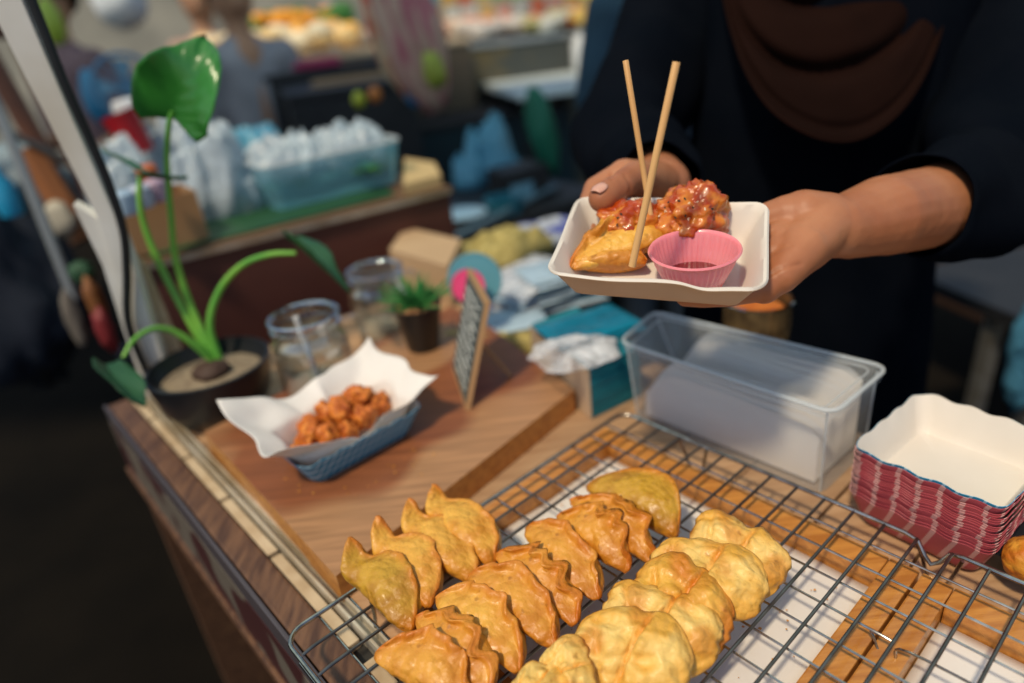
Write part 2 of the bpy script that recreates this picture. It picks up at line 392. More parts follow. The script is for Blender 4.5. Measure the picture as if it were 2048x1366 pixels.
# ------------------------------------------------------------------ fried food materials
def fried(name, c1, c2, edge, rough=0.38, vs=38):
    m = bpy.data.materials.new(name); m.use_nodes = True; n = m.node_tree.nodes; l = m.node_tree.links; b = n['Principled BSDF']
    tc = n.new('ShaderNodeTexCoord')
    def N(sc, det, lo, hi):
        t = n.new('ShaderNodeTexNoise'); t.inputs['Scale'].default_value = sc; t.inputs['Detail'].default_value = det; l.new(tc.outputs['Object'], t.inputs[0])
        r = n.new('ShaderNodeMapRange'); r.inputs[1].default_value = lo; r.inputs[2].default_value = hi; l.new(t.outputs[0], r.inputs[0]); return t, r
    def mix(a, bcol, f):
        x = n.new('ShaderNodeMix'); x.data_type = 'RGBA'
        if isinstance(a, tuple): x.inputs[6].default_value = (*a, 1)
        else: l.new(a, x.inputs[6])
        x.inputs[7].default_value = (*bcol, 1); l.new(f, x.inputs[0]); return x.outputs[2]
    _, r1 = N(vs, 5, 0.42, 0.60); c = mix(c1, c2, r1.outputs[0])
    at_ = n.new('ShaderNodeAttribute'); at_.attribute_name = 'brown'; c = mix(c, edge, at_.outputs['Fac'])
    _, r2 = N(120, 4, 0.62, 0.74); mm = n.new('ShaderNodeMath'); mm.operation = 'MULTIPLY'; mm.inputs[1].default_value = 0.55; l.new(r2.outputs[0], mm.inputs[0])
    c = mix(c, tuple(v * 0.35 for v in edge), mm.outputs[0])
    l.new(c, b.inputs['Base Color'])
    b.inputs['Roughness'].default_value = rough + .06; b.inputs['Specular IOR Level'].default_value = .45; b.inputs['Subsurface Weight'].default_value = 0.04; b.inputs['Subsurface Radius'].default_value = (0.006, 0.003, 0.001)
    b.inputs['Subsurface Scale'].default_value = 1.0
    b.inputs['Coat Weight'].default_value = 0.12; b.inputs['Coat Roughness'].default_value = 0.20
    t3, _ = N(230, 4, 0, 1); t4 = n.new('ShaderNodeTexVoronoi'); t4.feature = 'SMOOTH_F1'; t4.inputs['Smoothness'].default_value = .35; t4.inputs['Scale'].default_value = 150; l.new(tc.outputs['Object'], t4.inputs[0])
    ad = n.new('ShaderNodeMath'); ad.operation = 'MULTIPLY_ADD'; ad.inputs[1].default_value = -1.5; l.new(t4.outputs[0], ad.inputs[0]); l.new(t3.outputs[0], ad.inputs[2])
    bn = n.new('ShaderNodeBump'); bn.inputs['Strength'].default_value = 0.9; bn.inputs['Distance'].default_value = 0.0012; l.new(ad.outputs[0], bn.inputs['Height']); l.new(bn.outputs[0], b.inputs['Normal'])
    return m
m_fryA = fried('fried dough golden', (0.76, 0.41, 0.060), (0.60, 0.26, 0.026), (0.56, 0.165, 0.011))
m_fryB = fried('fried dough amber', (0.70, 0.33, 0.042), (0.54, 0.205, 0.018), (0.54, 0.145, 0.009))
m_fryC = fried('fried dough olive', (0.54, 0.30, 0.026), (0.40, 0.185, 0.014), (0.56, 0.175, 0.010))
m_fryP = fried('fried dough pale', (0.83, 0.56, 0.165), (0.76, 0.40, 0.060), (0.60, 0.22, 0.018), 0.42, 30)

def dumpling_mesh(L, H, T, seed, bend=0.006, lean=0.3, ruff=0.0035, tip=0.010, fl=0.24):
    """half-moon puff: full belly below, thin crimped seam along the arc"""
    r = random.Random(seed); ph = [r.uniform(0, 6.28) for _ in range(6)]; so = seed * 3.7
    NU, K = 64, 22
    V, br = [], []
    for i in range(NU):
        t = -1 + 2 * i / (NU - 1); t = math.sin(t * PI / 2) * 0.55 + t * 0.45
        e = max(1e-4, 1 - abs(t) ** 2.1); h = H * (e ** 0.78) * (1 + 0.10 * math.sin(2.2 * t + ph[0])) + 0.0035
        zb = bend * t * t + (tip * max(0, -t - 0.55) ** 1.5 * 3 if tip > 0 else 0)
        wt = e ** 0.75
        cy = -0.010 * t * t * (1 + 0.4 * math.sin(ph[1]))
        if tip > 0.01:
            hk = sstep(-.30, -.75, t); h = h * (1 - .50 * hk) + .006 * hk; zb += .22 * tip * sstep(-.35, -1, t); cy -= .006 * hk
        ru = (0.75 * math.sin(8.5 * t + ph[2] + 1.5 * nz(t * 2, so, 4)) + 0.65 * math.sin(17 * t + ph[3] + 2 * nz(t * 3, 1, so)) + 1.0 * nz(t * 3.2, so, 0)) * ruff * 0.85 * sstep(0, .40, e)
        gp_ = .0035 * (ruff > .0045) * (abs(math.sin(3.3 * t + ph[1])) * .8 + .2) * e
        for j in range(2 * K):
            if j < K: qv = j / (K - 1); side = -1
            else: qv = (2 * K - 1 - j) / (K - 1); side = 1
            qc = 1 - fl
            if qv < qc:
                prof = math.sin(PI * min(1, (qv / qc)) ** 0.85) ** 0.58 if qv > 0 else 0
                prof = max(prof, 0.0)
            else: prof = 0
            y = side * (T * 0.5 * prof * wt + 0.0021 * min(1, (1 - qv) / .05 + .30) + (0.0016 * math.exp(-((qv - qc) / .035) ** 2) if side < 0 else 0) * (.5 + nz(t * 6, so, 2)))
            fw = sstep(qc - 0.15, 1.0, qv)
            y += cy + ru * fw + lean * h * qv * qv * 0.5 + side * gp_ * sstep(qc - .05, .93, qv) * (1 - .75 * sstep(.95, 1, qv))
            z = zb + h * qv + fw * (0.0006 * math.sin(11 * t + ph[4]) + .0010 * nz(t * 6, so, 7)) - (h * .12 + .001) * sstep(.94, 1, qv) * gp_ / .0035
            x = L / 2 * t * (1 - 0.05 * (1 - qv)) + fw * 0.0008 * nz(t * 7, so, 9)
            bump_ = 0.0026 * nz(x * 45 + so, z * 45, side * 3 + so) * prof + 0.0010 * nz(x * 110 + so, z * 110, side * 5) + .0005 * nz(x * 260, z * 260, so)
            y += side * bump_
            z += 0.0012 * nz(x * 60, so, qv * 4); y += side * .0009 * nz(x * 150, z * 150, so + side) * (1 - fw * .5)
            V.append((x, y, z))
            br.append(min(1, 1.05 * sstep(qc - 0.02, 1, qv) * (0.6 + 0.45 * nz(x * 70, qv * 3, so)) + 0.55 * sstep(0.72, 1.0, abs(t)) + 0.35 * sstep(0.25, 0, qv) + 0.18 * nz(x * 40, z * 60, so)))
    n = 2 * K
    F = grid_faces(NU, n, True)
    F.append(tuple(range(n))[::-1]); F.append(tuple((NU - 1) * n + k for k in range(n)))
    return V, F, np.clip(br, 0, 1)

def pastry_mesh(L, W, H, seed):
    """pillow-shaped puff with a pinched crease across the middle"""
    r = random.Random(seed); so = seed * 2.3; N_ = 44
    V, br = [], []; idx = {}
    def pt(i, j, s):
        u = -1 + 2 * i / (N_ - 1); v = -1 + 2 * j / (N_ - 1)
        tipk = (1 - abs(u) ** 2.1) ** .62 if abs(u) < 1 else 0.0
        wob = 1 + .16 * nz(u * 1.6, so, 2) + .05 * nz(u * 6, so, 3)
        uu = u * (1 + .07 * nz(v * 1.8, so, 1)); vv = v * (0.30 + 0.70 * tipk) * wob
        cl = u - 0.04 - 0.12 * v + .06 * nz(v * 2, so, 6)
        cr = math.exp(-(cl / 0.045) ** 2); cr2 = math.exp(-((u + .55 + .25 * v) / .06) ** 2) * .35
        x = L / 2 * uu; y = W / 2 * vv * (1 - 0.13 * math.exp(-(u / .16) ** 2)) + .004 * math.sin(u * 2 + so)
        e = max(0.0, (1 - abs(u) ** 3.5) * (1 - abs(v) ** 3)) ** 0.75 * (1 - .22 * abs(v + .15))
        lob = 1 + .5 * nz(u * 2.1 + so, v * 2.1, 0.3) + (.16 if cl > 0 else 0)
        rdg = 1 - abs(nz(u * 2.6 + so, v * 2.6, 4)) * 2
        h = H * e * (lob * (1 - 0.62 * cr - cr2) + .26 * rdg) + (0.0012 * nz(x * 95 + so, y * 95, 1) + 0.0016 * nz(x * 50, y * 50 + so, 5) + .0007 * nz(x * 240, y * 240, so)) * e
        z = h if s > 0 else -0.30 * h
        z += 0.004 * nz(x * 25, y * 25, so + 9) * (1 - e) + 0.0012
        b = 0.75 * sstep(0.35, 0.0, e) * (0.5 + 0.5 * nz(x * 60, y * 60, so)) + 0.8 * cr * 0.5 + 0.65 * sstep(0.02, 0.42, nz(x * 42 + so, y * 42, 7))
        return (x, y, z), min(1, max(0, b))
    for s in (1, -1):
        for i in range(N_):
            for j in range(N_):
                if s < 0 and (i in (0, N_ - 1) or j in (0, N_ - 1)):
                    idx[(s, i, j)] = idx[(1, i, j)]; continue
                P, b = pt(i, j, s); idx[(s, i, j)] = len(V); V.append(P); br.append(b)
    F = []
    for s in (1, -1):
        for i in range(N_ - 1):
            for j in range(N_ - 1):
                f = (idx[(s, i, j)], idx[(s, i + 1, j)], idx[(s, i + 1, j + 1)], idx[(s, i, j + 1)])
                F.append(f if s > 0 else f[::-1])
    return V, F, br

def place_food(name, data, m, P, Q, zc, tilt, label, cat, group, flip=False):
    """lays the long axis from P to Q and tips the piece back by tilt"""
    P, Q = Vector([float(x) for x in P]), Vector([float(x) for x in Q])
    V, F, br = data
    o = mk(name, V, F, m, attrs={'brown': br})
    x = (Q - P).normalized(); up = Vector((0, 0, 1)); y = up.cross(x).normalized(); z = x.cross(y)
    if flip: x, y = -x, -y
    R = Matrix((x, y, z)).transposed()
    c = (P + Q) / 2; c.z = zc
    o.matrix_world = Matrix.Translation(c) @ (R @ Matrix.Rotation(tilt, 3, 'X')).to_4x4()
    return tag(o, label, cat, group)
D1 = 'row of smooth fried dumplings along the rack edge'; D2 = 'row of ruffled fried dumplings down the middle of the rack'; D3 = 'row of pale pillow pastries'
dz_ = 0.903
dl = [ # px endpoints, L scale, H, T, mat, tilt, tip, ruff, label, group
 ((706, 1118), (830, 1240), .036, .038, m_fryC, -.55, .018, .0010, 'smooth olive-gold dumpling with raised horn, nearest the rack corner', D1),
 ((757, 1080), (864, 1203), .036, .032, m_fryA, -.50, .018, .0028, 'slim smooth dumpling second from the rack corner', D1),
 ((813, 1040), (946, 1150), .038, .040, m_fryA, -.55, .016, .0015, 'plump smooth golden dumpling third from the rack corner', D1),
 ((862, 1003), (983, 1118), .040, .040, m_fryA, -.58, .014, .0018, 'bulky smooth dumpling closest to the wooden board edge', D1),
 ((778, 1288), (945, 1400), .044, .032, m_fryB, -.28, .004, .0040, 'ruffled dumpling cut by the bottom edge of the photo, nearest of the middle row', D2),
 ((850, 1222), (1000, 1372), .044, .030, m_fryB, -.20, .004, .0058, 'dark ruffled dumpling with gaping twisted seam, second of the middle row', D2),
 ((892, 1183), (1050, 1318), .044, .034, m_fryA, -.28, .004, .0034, 'ruffled dumpling with broad shiny belly, third of the middle row', D2),
 ((958, 1143), (1122, 1262), .046, .034, m_fryB, -.30, .003, .0034, 'ruffled dumpling with a small black speck on its belly', D2),
 ((1008, 1098), (1168, 1218), .044, .026, m_fryB, -.18, .005, .0062, 'deeply crimped reddish dumpling with double wavy seam, fifth of the middle row', D2),
 ((1062, 1052), (1205, 1172), .047, .034, m_fryB, -.32, .004, .0036, 'large speckled ruffled dumpling, sixth of the middle row', D2),
 ((1122, 1025), (1256, 1125), .044, .026, m_fryB, -.22, .003, .0062, 'tightly wrinkled dumpling third from the far end of the middle row', D2),
 ((1150, 996), (1306, 1106), .043, .024, m_fryB, -.22, .003, .0058, 'thin crinkled dumpling leaning on the olive one', D2),
 ((1182, 972), (1350, 1062), .050, .034, m_fryC, -.60, .002, .0018, 'olive-green tinted dumpling at the far end of the middle row', D2),
]
for i, (a_, b_, H, T, m, tl, tp, rf, lb, gp) in enumerate(dl):
    A_ = at(*a_, dz_ + .016); B_ = at(*b_, dz_ + .010); L = float(np.linalg.norm(A_ - B_)) * rng.uniform(1.04, 1.12); H *= rng.uniform(.80, .92) if rf < .003 else rng.uniform(.66, .76); T *= 1.12; tl += rng.uniform(-.12, .10); B_ = B_ + AX * rng.uniform(-.003, .003)
    place_food('fried_dumpling', dumpling_mesh(L, H, T, i + 3, 0.005, 0.25, rf, tp, 0.13 if rf < .003 else 0.25), m, A_, B_, dz_ - .001, -tl if False else tl * 1.0, lb, 'dumpling', gp)
pl = [((1393, 1085), (1558, 1160), 'palest pillow pastry at the far end of its row'),
      ((1318, 1128), (1512, 1208), 'pale pillow pastry second from the far end, with blunt golden tip'),
      ((1280, 1180), (1452, 1262), 'browner pillow pastry with deep dark crease, middle of its row'),
      ((1225, 1222), (1422, 1305), 'puffy golden pillow pastry with pointed right tip'),
      ((1165, 1285), (1362, 1372), 'big pillow pastry with torn white blister, nearest the camera'),
      ((1105, 1318), (1168, 1420), 'narrow golden pastry end between the pillow pastries and the ruffled row'),
      ((1040, 1368), (1110, 1420), 'small pale pastry tip at the bottom edge of the photo')]
for i, (a_, b_, lb) in enumerate(pl):
    A_ = at(*a_, dz_ + .014); B_ = at(*b_, dz_ + .008); L = float(np.linalg.norm(A_ - B_)) * 1.06
    wd_ = 0.062 if i < 5 else 0.045
    place_food('pillow_pastry', pastry_mesh(L * 1.08, wd_, 0.0138 if i < 5 else .012, i + 21), m_fryP if i != 2 else m_fryA, A_, B_, dz_ + .0165, 0.50, lb, 'pastry', D3)

# ================================================================== BOARD AND WHAT STANDS ON IT
T0 = 0.8615
ZB = 0.892
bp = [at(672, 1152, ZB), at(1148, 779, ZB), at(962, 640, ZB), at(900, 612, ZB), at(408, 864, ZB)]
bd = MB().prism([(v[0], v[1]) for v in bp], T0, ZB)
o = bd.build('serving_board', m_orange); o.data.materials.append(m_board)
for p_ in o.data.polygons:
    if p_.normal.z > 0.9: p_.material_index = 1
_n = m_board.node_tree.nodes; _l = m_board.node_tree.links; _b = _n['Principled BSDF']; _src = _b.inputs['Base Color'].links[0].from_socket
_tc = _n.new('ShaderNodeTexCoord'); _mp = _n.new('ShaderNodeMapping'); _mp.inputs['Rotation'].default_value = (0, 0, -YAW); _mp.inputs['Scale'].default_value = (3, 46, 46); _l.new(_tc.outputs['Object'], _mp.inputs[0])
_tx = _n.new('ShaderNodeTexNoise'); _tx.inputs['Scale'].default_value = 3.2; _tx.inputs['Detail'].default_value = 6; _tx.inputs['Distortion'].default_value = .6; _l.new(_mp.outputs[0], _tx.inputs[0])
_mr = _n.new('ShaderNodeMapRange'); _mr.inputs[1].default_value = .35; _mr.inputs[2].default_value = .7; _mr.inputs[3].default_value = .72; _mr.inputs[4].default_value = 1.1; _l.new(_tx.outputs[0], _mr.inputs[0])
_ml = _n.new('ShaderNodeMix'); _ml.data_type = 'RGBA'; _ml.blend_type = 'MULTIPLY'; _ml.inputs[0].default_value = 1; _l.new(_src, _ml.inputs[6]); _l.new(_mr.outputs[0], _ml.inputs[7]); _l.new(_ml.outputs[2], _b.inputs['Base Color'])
tag(o, 'thick wooden serving board with tan and terracotta patched top and orange edge', 'board')

def thin_glass(name, tint=(0.9, 0.93, 0.95), fac=0.12, rough=0.03):
    m = bpy.data.materials.new(name); m.use_nodes = True; n = m.node_tree.nodes; l = m.node_tree.links
    n.remove(n['Principled BSDF']); out = n['Material Output']
    t = n.new('ShaderNodeBsdfTransparent'); t.inputs[0].default_value = (*tint, 1)
    g = n.new('ShaderNodeBsdfGlossy'); g.inputs['Roughness'].default_value = rough; g.inputs[0].default_value = (1, 1, 1, 1)
    lw = n.new('ShaderNodeLayerWeight'); lw.inputs[0].default_value = 0.35
    mr = n.new('ShaderNodeMapRange'); mr.inputs[3].default_value = fac * 0.5; mr.inputs[4].default_value = 0.75
    l.new(lw.outputs['Facing'], mr.inputs[0])
    x = n.new('ShaderNodeMixShader'); l.new(mr.outputs[0], x.inputs[0]); l.new(t.outputs[0], x.inputs[1]); l.new(g.outputs[0], x.inputs[2]); l.new(x.outputs[0], out.inputs[0])
    return m
def frosted(name, tint, dif, fac, rough=0.25, bump=0.0, bs=30, col2=None, facv=0.0):
    m = bpy.data.materials.new(name); m.use_nodes = True; n = m.node_tree.nodes; l = m.node_tree.links
    b = n['Principled BSDF']; out = n['Material Output']; b.inputs['Base Color'].default_value = (*dif, 1); b.inputs['Roughness'].default_value = rough
    t = n.new('ShaderNodeBsdfTransparent'); t.inputs[0].default_value = (*tint, 1)
    x = n.new('ShaderNodeMixShader'); x.inputs[0].default_value = fac; l.new(t.outputs[0], x.inputs[1]); l.new(b.outputs[0], x.inputs[2]); l.new(x.outputs[0], out.inputs[0])
    tc = n.new('ShaderNodeTexCoord')
    if bump:
        q_ = n.new('ShaderNodeTexNoise'); q_.inputs['Scale'].default_value = bs; q_.inputs['Detail'].default_value = 3; l.new(tc.outputs['Object'], q_.inputs[0])
        bn = n.new('ShaderNodeBump'); bn.inputs['Strength'].default_value = bump; bn.inputs['Distance'].default_value = 0.01; l.new(q_.outputs[0], bn.inputs['Height']); l.new(bn.outputs[0], b.inputs['Normal'])
    if facv:
        q2 = n.new('ShaderNodeTexNoise'); q2.inputs['Scale'].default_value = bs * 0.7; q2.inputs['Detail'].default_value = 2; l.new(tc.outputs['Object'], q2.inputs[0])
        mr = n.new('ShaderNodeMapRange'); mr.inputs[1].default_value = 0.35; mr.inputs[2].default_value = 0.65; mr.inputs[3].default_value = fac - facv; mr.inputs[4].default_value = fac + facv
        l.new(q2.outputs[0], mr.inputs[0]); l.new(mr.outputs[0], x.inputs[0])
    if col2:
        q3 = n.new('ShaderNodeTexNoise'); q3.inputs['Scale'].default_value = bs * 0.5; l.new(tc.outputs['Object'], q3.inputs[0])
        mr2 = n.new('ShaderNodeMapRange'); mr2.inputs[1].default_value = 0.52; mr2.inputs[2].default_value = 0.56; l.new(q3.outputs[0], mr2.inputs[0])
        mx = n.new('ShaderNodeMix'); mx.data_type = 'RGBA'; mx.inputs[6].default_value = (*dif, 1); mx.inputs[7].default_value = (*col2, 1); l.new(mr2.outputs[0], mx.inputs[0]); l.new(mx.outputs[2], b.inputs['Base Color'])
    return m
m_glass = thin_glass('clear glass')
def gingham(name, c1, c2, sx=130.0, sy=130.0):
    """woven check print, laid out in the tray's own coordinates"""
    m = bpy.data.materials.new(name); m.use_nodes = True; n = m.node_tree.nodes; l = m.node_tree.links; b = n['Principled BSDF']
    tc = n.new('ShaderNodeTexCoord'); sp = n.new('ShaderNodeSeparateXYZ'); l.new(tc.outputs['Object'], sp.inputs[0])
    def st(out, s):
        a = n.new('ShaderNodeMath'); a.operation = 'MULTIPLY'; a.inputs[1].default_value = s; l.new(out, a.inputs[0])
        f = n.new('ShaderNodeMath'); f.operation = 'FRACT'; l.new(a.outputs[0], f.inputs[0])
        g = n.new('ShaderNodeMath'); g.operation = 'LESS_THAN'; g.inputs[1].default_value = 0.24; l.new(f.outputs[0], g.inputs[0]); return g.outputs[0]
    ad = n.new('ShaderNodeMath'); ad.operation = 'ADD'; l.new(sp.outputs[0], ad.inputs[0]); l.new(sp.outputs[1], ad.inputs[1])
    s1, s2 = st(ad.outputs[0], sx), st(sp.outputs[2], sy)
    sm = n.new('ShaderNodeMath'); sm.operation = 'ADD'; l.new(s1, sm.inputs[0]); l.new(s2, sm.inputs[1])
    h = n.new('ShaderNodeMath'); h.operation = 'MULTIPLY'; h.inputs[1].default_value = 0.42; l.new(sm.outputs[0], h.inputs[0])
    x = n.new('ShaderNodeMix'); x.data_type = 'RGBA'; x.inputs[6].default_value = (*c1, 1); x.inputs[7].default_value = (*c2, 1)
    l.new(h.outputs[0], x.inputs[0]); l.new(x.outputs[2], b.inputs['Base Color']); b.inputs['Roughness'].default_value = 0.5
    return m
m_red = gingham('red check print', (0.40, 0.032, 0.050), (0.75, 0.62, 0.55), 62, 55)
m_blue = gingham('blue check print', (0.006, 0.23, 0.42), (0.60, 0.85, 0.95), 105, 105)
m_redup = gingham('red paper edge', (0.42, 0.070, 0.090), (0.85, 0.66, 0.60), 62, -0.001)
m_inside = mat('white card', (0.74, 0.69, 0.62), 0.55, col2=(0.69, 0.64, 0.57), vs=12, bump=0.05, bs=40)
m_kraft = mat('cream card', (0.66, 0.50, 0.35), 0.6, col2=(0.60, 0.44, 0.30), vs=16, bump=0.08, bs=80)

def paper_tray(name, bx, by, tx, ty, h, m_out, m_in, scallop=0.002, nsc=7, rb=0.010, rt=0.014, flange=0.0, th=0.0006, seed=0, notch=None, levels=5):
    """flared paper tray: base bx*by, rim tx*ty; local origin at the middle of the base"""
    NP = 176
    def ring(lx, ly, z, rad, wav=0.0, inset=0.0):
        """points evenly spaced along a rounded rectangle"""
        lx -= 2 * inset; ly -= 2 * inset; rad = min(rad, lx / 2 - 1e-4, ly / 2 - 1e-4)
        sl, ss = lx - 2 * rad, ly - 2 * rad; arc = PI * rad / 2; tot = 2 * sl + 2 * ss + 4 * arc; out = []
        segs = [('l', (lx / 2, -ss / 2), (0, 1), ss), ('a', (lx / 2 - rad, ss / 2), 0, arc), ('l', (sl / 2, ly / 2), (-1, 0), sl), ('a', (-sl / 2, ly / 2 - rad), 90, arc),
                ('l', (-lx / 2, ss / 2), (0, -1), ss), ('a', (-lx / 2 + rad, -ss / 2), 180, arc), ('l', (-sl / 2, -ly / 2), (1, 0), sl), ('a', (sl / 2, -ly / 2 + rad), 270, arc)]
        for k in range(NP):
            d = tot * k / NP; s0 = d
            for kind, c, q_, L in segs:
                if d <= L: break
                d -= L
            if kind == 'l': X, Y = c[0] + q_[0] * d, c[1] + q_[1] * d
            else:
                an = math.radians(q_ + 90 * d / L); X, Y = c[0] + rad * math.cos(an), c[1] + rad * math.sin(an)
            zz = z + (wav * math.sin(2 * PI * nsc * 4 * s0 / tot + 0.6) if wav else 0)
            if notch and z > h * 0.8: zz -= notch[2] * math.exp(-((math.atan2(Y, X) - notch[0]) / notch[1]) ** 2)
            out.append((X, Y, zz))
        return out
    outer = [ring(bx * 0.5, by * 0.5, 0, rb * .5), ring(bx * .98, by * .98, 0, rb)]
    for i in range(levels):
        t = (i + 0.35) / (levels - 0.65); outer.append(ring(bx + (tx - bx) * t, by + (ty - by) * t, h * t, rb + (rt - rb) * t, scallop * t ** 3))
    if flange:
        outer.append(ring(tx + flange, ty + flange, h + .0005, rt + flange, scallop)); outer.append(ring(tx + 2 * flange, ty + 2 * flange, h - 0.0008, rt + 2 * flange, scallop))
    V = [(0, 0, 0)]; 
    for r_ in outer: V += r_
    no = len(V); n_r = len(outer)
    inner = []
    for i, r_ in enumerate(outer):
        up_ = th if i < 2 or (flange and i >= n_r - 2) else th * 0.4; ins = 0 if i < 1 else (th if not (flange and i >= n_r - 2) else 0)
        inner.append([(x - math.copysign(ins, x), y - math.copysign(ins, y), z + up_) for x, y, z in r_])
    V.append((0, 0, th))
    for r_ in inner: V += r_
    F = []; MI = []
    def ringf(base, flip, mi):
        for k in range(NP):
            f = (base, base + 1 + (k + 1) % NP, base + 1 + k); F.append(f if not flip else f[::-1]); MI.append(mi)
        for i in range(n_r - 1):
            for k in range(NP):
                a = base + 1 + i * NP + k; b_ = base + 1 + i * NP + (k + 1) % NP
                f = (a, b_, b_ + NP, a + NP); F.append(f if not flip else f[::-1]); MI.append(mi)
    ringf(0, False, 0); ringf(no, True, 1)
    l0 = 1 + (n_r - 1) * NP; l1 = no + 1 + (n_r - 1) * NP
    for k in range(NP): F.append((l0 + k, l0 + (k + 1) % NP, l1 + (k + 1) % NP, l1 + k)); MI.append(0)
    o = mk(name, V, F, m_out); o.data.materials.append(m_in); o.data.polygons.foreach_set('material_index', MI)
    o.data.set_sharp_from_angle(angle=math.radians(40))
    return o

# ---- blue check boat with paper liner and fried bites
bc = at(700, 893, ZB + 0.0005)
boat = paper_tray('paper_tray', .118, .066, .150, .096, .034, m_blue, m_inside, 0.001, 5)
boat.matrix_world = Matrix.Translation(Vector([float(v) for v in bc])) @ Matrix.Rotation(YAW + 0.02, 4, 'Z')
tag(boat, 'blue checked paper tray standing on the board under a white paper liner', 'paper tray')
def liner(cx, SX, SY, bx, by, z0, rot):
    N_ = 70; V = []
    for i in range(N_):
        for j in range(N_):
            u = -1 + 2 * i / (N_ - 1); v = -1 + 2 * j / (N_ - 1); X, Y = u * SX / 2, v * SY / 2 * (1 if v > 0 else .66)
            rho = max(abs(X) / (bx / 2), abs(Y) / (by / 2), 1e-6); rho = ((abs(X) / (bx / 2)) ** 5 + (abs(Y) / (by / 2)) ** 5) ** .2
            d = math.hypot(X, Y)
            if rho > 1:
                d0 = d / rho; ex = d - d0; e1_ = min(ex, .040); e2_ = ex - e1_; a1, a2 = math.radians(65), math.radians(34)
                rad = d0 + e1_ * math.cos(a1) + e2_ * math.cos(a2); z = e1_ * math.sin(a1) + e2_ * math.sin(a2)
            else: rad = d; z = 0
            if d > 1e-6: X, Y = X * rad / d, Y * rad / d
            an = math.atan2(Y, X)
            fz = sstep(0.9, 1.8, rho)
            z += fz * (0.004 * math.sin(an * 5 + 1) + 0.006 * nz(X * 30, Y * 30, 2)); X += fz * 0.004 * math.sin(an * 9); Y += fz * .004 * nz(X * 40, 3, Y * 40)
            # near side folded down in a soft curl
            V.append((X, Y, z0 + max(z, 0.0) + 0.0012))
    o = mk('paper_liner', V, grid_faces(N_, N_), mat('waxed liner paper', (0.76, 0.72, 0.68), 0.5, sss=0.05, bump=0.2, bs=22, bd=0.004), sharp=None)
    o.modifiers.new('t', 'SOLIDIFY').thickness = 0.0004
    o.matrix_world = Matrix.Translation(Vector([float(v) for v in cx])) @ Matrix.Rotation(rot, 4, 'Z')
    return tag(o, 'white waxed paper liner with pointed corners in the blue checked tray', 'paper')
liner(bc, .246, .190, .106, .056, .0022, YAW + 0.05)

def lump(r, seed, sub=4, amp=0.35, fine=0.12, sq=(1, 1, 1), f1=1.6, f2=6.0):
    bm = bmesh.new(); bmesh.ops.create_icosphere(bm, subdivisions=sub, radius=1.0)
    so = seed * 5.1; br = []
    for v in bm.verts:
        d = v.co.normalized(); a = nz(d.x * f1 + so, d.y * f1, d.z * f1); b = nz(d.x * f2, d.y * f2 + so, d.z * f2); c = nz(d.x * f2 * 2.6, d.y * f2 * 2.6, d.z * f2 * 2.6 + so)
        k = 1 + amp * a + fine * (1 - abs(b) * 2) + fine * 0.45 * c
        v.co = Vector((d.x * sq[0], d.y * sq[1], d.z * sq[2])) * r * k; br.append(min(1, max(0, 0.4 - 1.6 * b - a * .5)))
    V = [tuple(v.co) for v in bm.verts]; F = [tuple(x.index for x in f.verts) for f in bm.faces]; bm.free()
    return V, F, br
m_bite = fried('fried bite batter', (0.74, 0.25, 0.026), (0.58, 0.15, 0.014), (0.36, 0.07, 0.008), 0.6, 60)
nb = [(-.043, -.006, .018, .0115), (-.031, .010, .020, .012), (-.018, -.008, .024, .013), (-.022, .018, .026, .0125), (-.004, .018, .030, .0115), (.018, .016, .030, .014), (.039, .004, .025, .0125), (.017, -.008, .026, .0125), (.003, .003, .039, .0115), (.026, .010, .042, .011), (-.033, -.001, .031, .010), (-.002, -.013, .022, .0105)]
pos_ = ['lowest fried bite at the near tip of the liner', 'knobbly fried bite left of centre in the pile', 'ridged fried bite in the middle of the pile', 'dark curled fried bite on the pile\'s left shoulder', 'fried bite at the back left of the pile', 'large fried bite at the back right of the pile',
        'fried bite at the right end of the pile', 'smooth orange fried bite near the pile\'s right front', 'topmost fried bite of the pile', 'small round fried bite furthest back in the pile', 'small fried bite resting on the lowest one', 'fried bite half hidden by the curled near edge of the liner']
for i, (x, y, dzb, r_) in enumerate(nb):
    V, F, br = lump(r_ * 1.03, i + 40, 4, .45, .16, (1.25, .9, .85), 1.8, 3.6); x *= 1.22; y = y * 1.25 + .003; dzb += .004
    o = mk('fried_bite', V, F, m_bite, attrs={'brown': br}); ca_, sa_ = math.cos(YAW + .02), math.sin(YAW + .02)
    o.location = (bc[0] + x * ca_ - y * sa_, bc[1] + x * sa_ + y * ca_, bc[2] + dzb); o.rotation_euler = (i, i * 2.1, i * .7)
    tag(o, pos_[i], 'fried bite', 'fried bites in the blue checked tray')

# ---- chalkboard sign
sg = thing('chalkboard_sign', 'small wooden chalkboard price sign on an easel leg, turned nearly edge-on', 'sign', at(915, 780, ZB))
BL_, BR_ = at(905, 738, ZB), at(932, 822, ZB); TL_, TR_ = at(936, 536, ZB + .122), at(973, 602, ZB + .122)
m_chalkb = mat('chalkboard slate', (0.05, 0.062, 0.062), 0.7, col2=(0.085, 0.10, 0.10), vs=20)
m_frame = mat('pale frame wood', (0.42, 0.25, 0.12), 0.5)
un = np.cross(BR_ - BL_, TL_ - BL_); un /= np.linalg.norm(un)
if un @ (CAM - BL_) < 0: un = -un
def quad3(c, off, th, ins):
    ctr = sum(c) / 4; P = [ctr + (v - ctr) * (1 - ins) + un * off for v in c]; V = P + [v - un * th for v in P]
    return MB().add(V, [(0, 1, 2, 3), (7, 6, 5, 4), (0, 4, 5, 1), (1, 5, 6, 2), (2, 6, 7, 3), (3, 7, 4, 0)])
qd = [BL_, BR_, TR_, TL_]
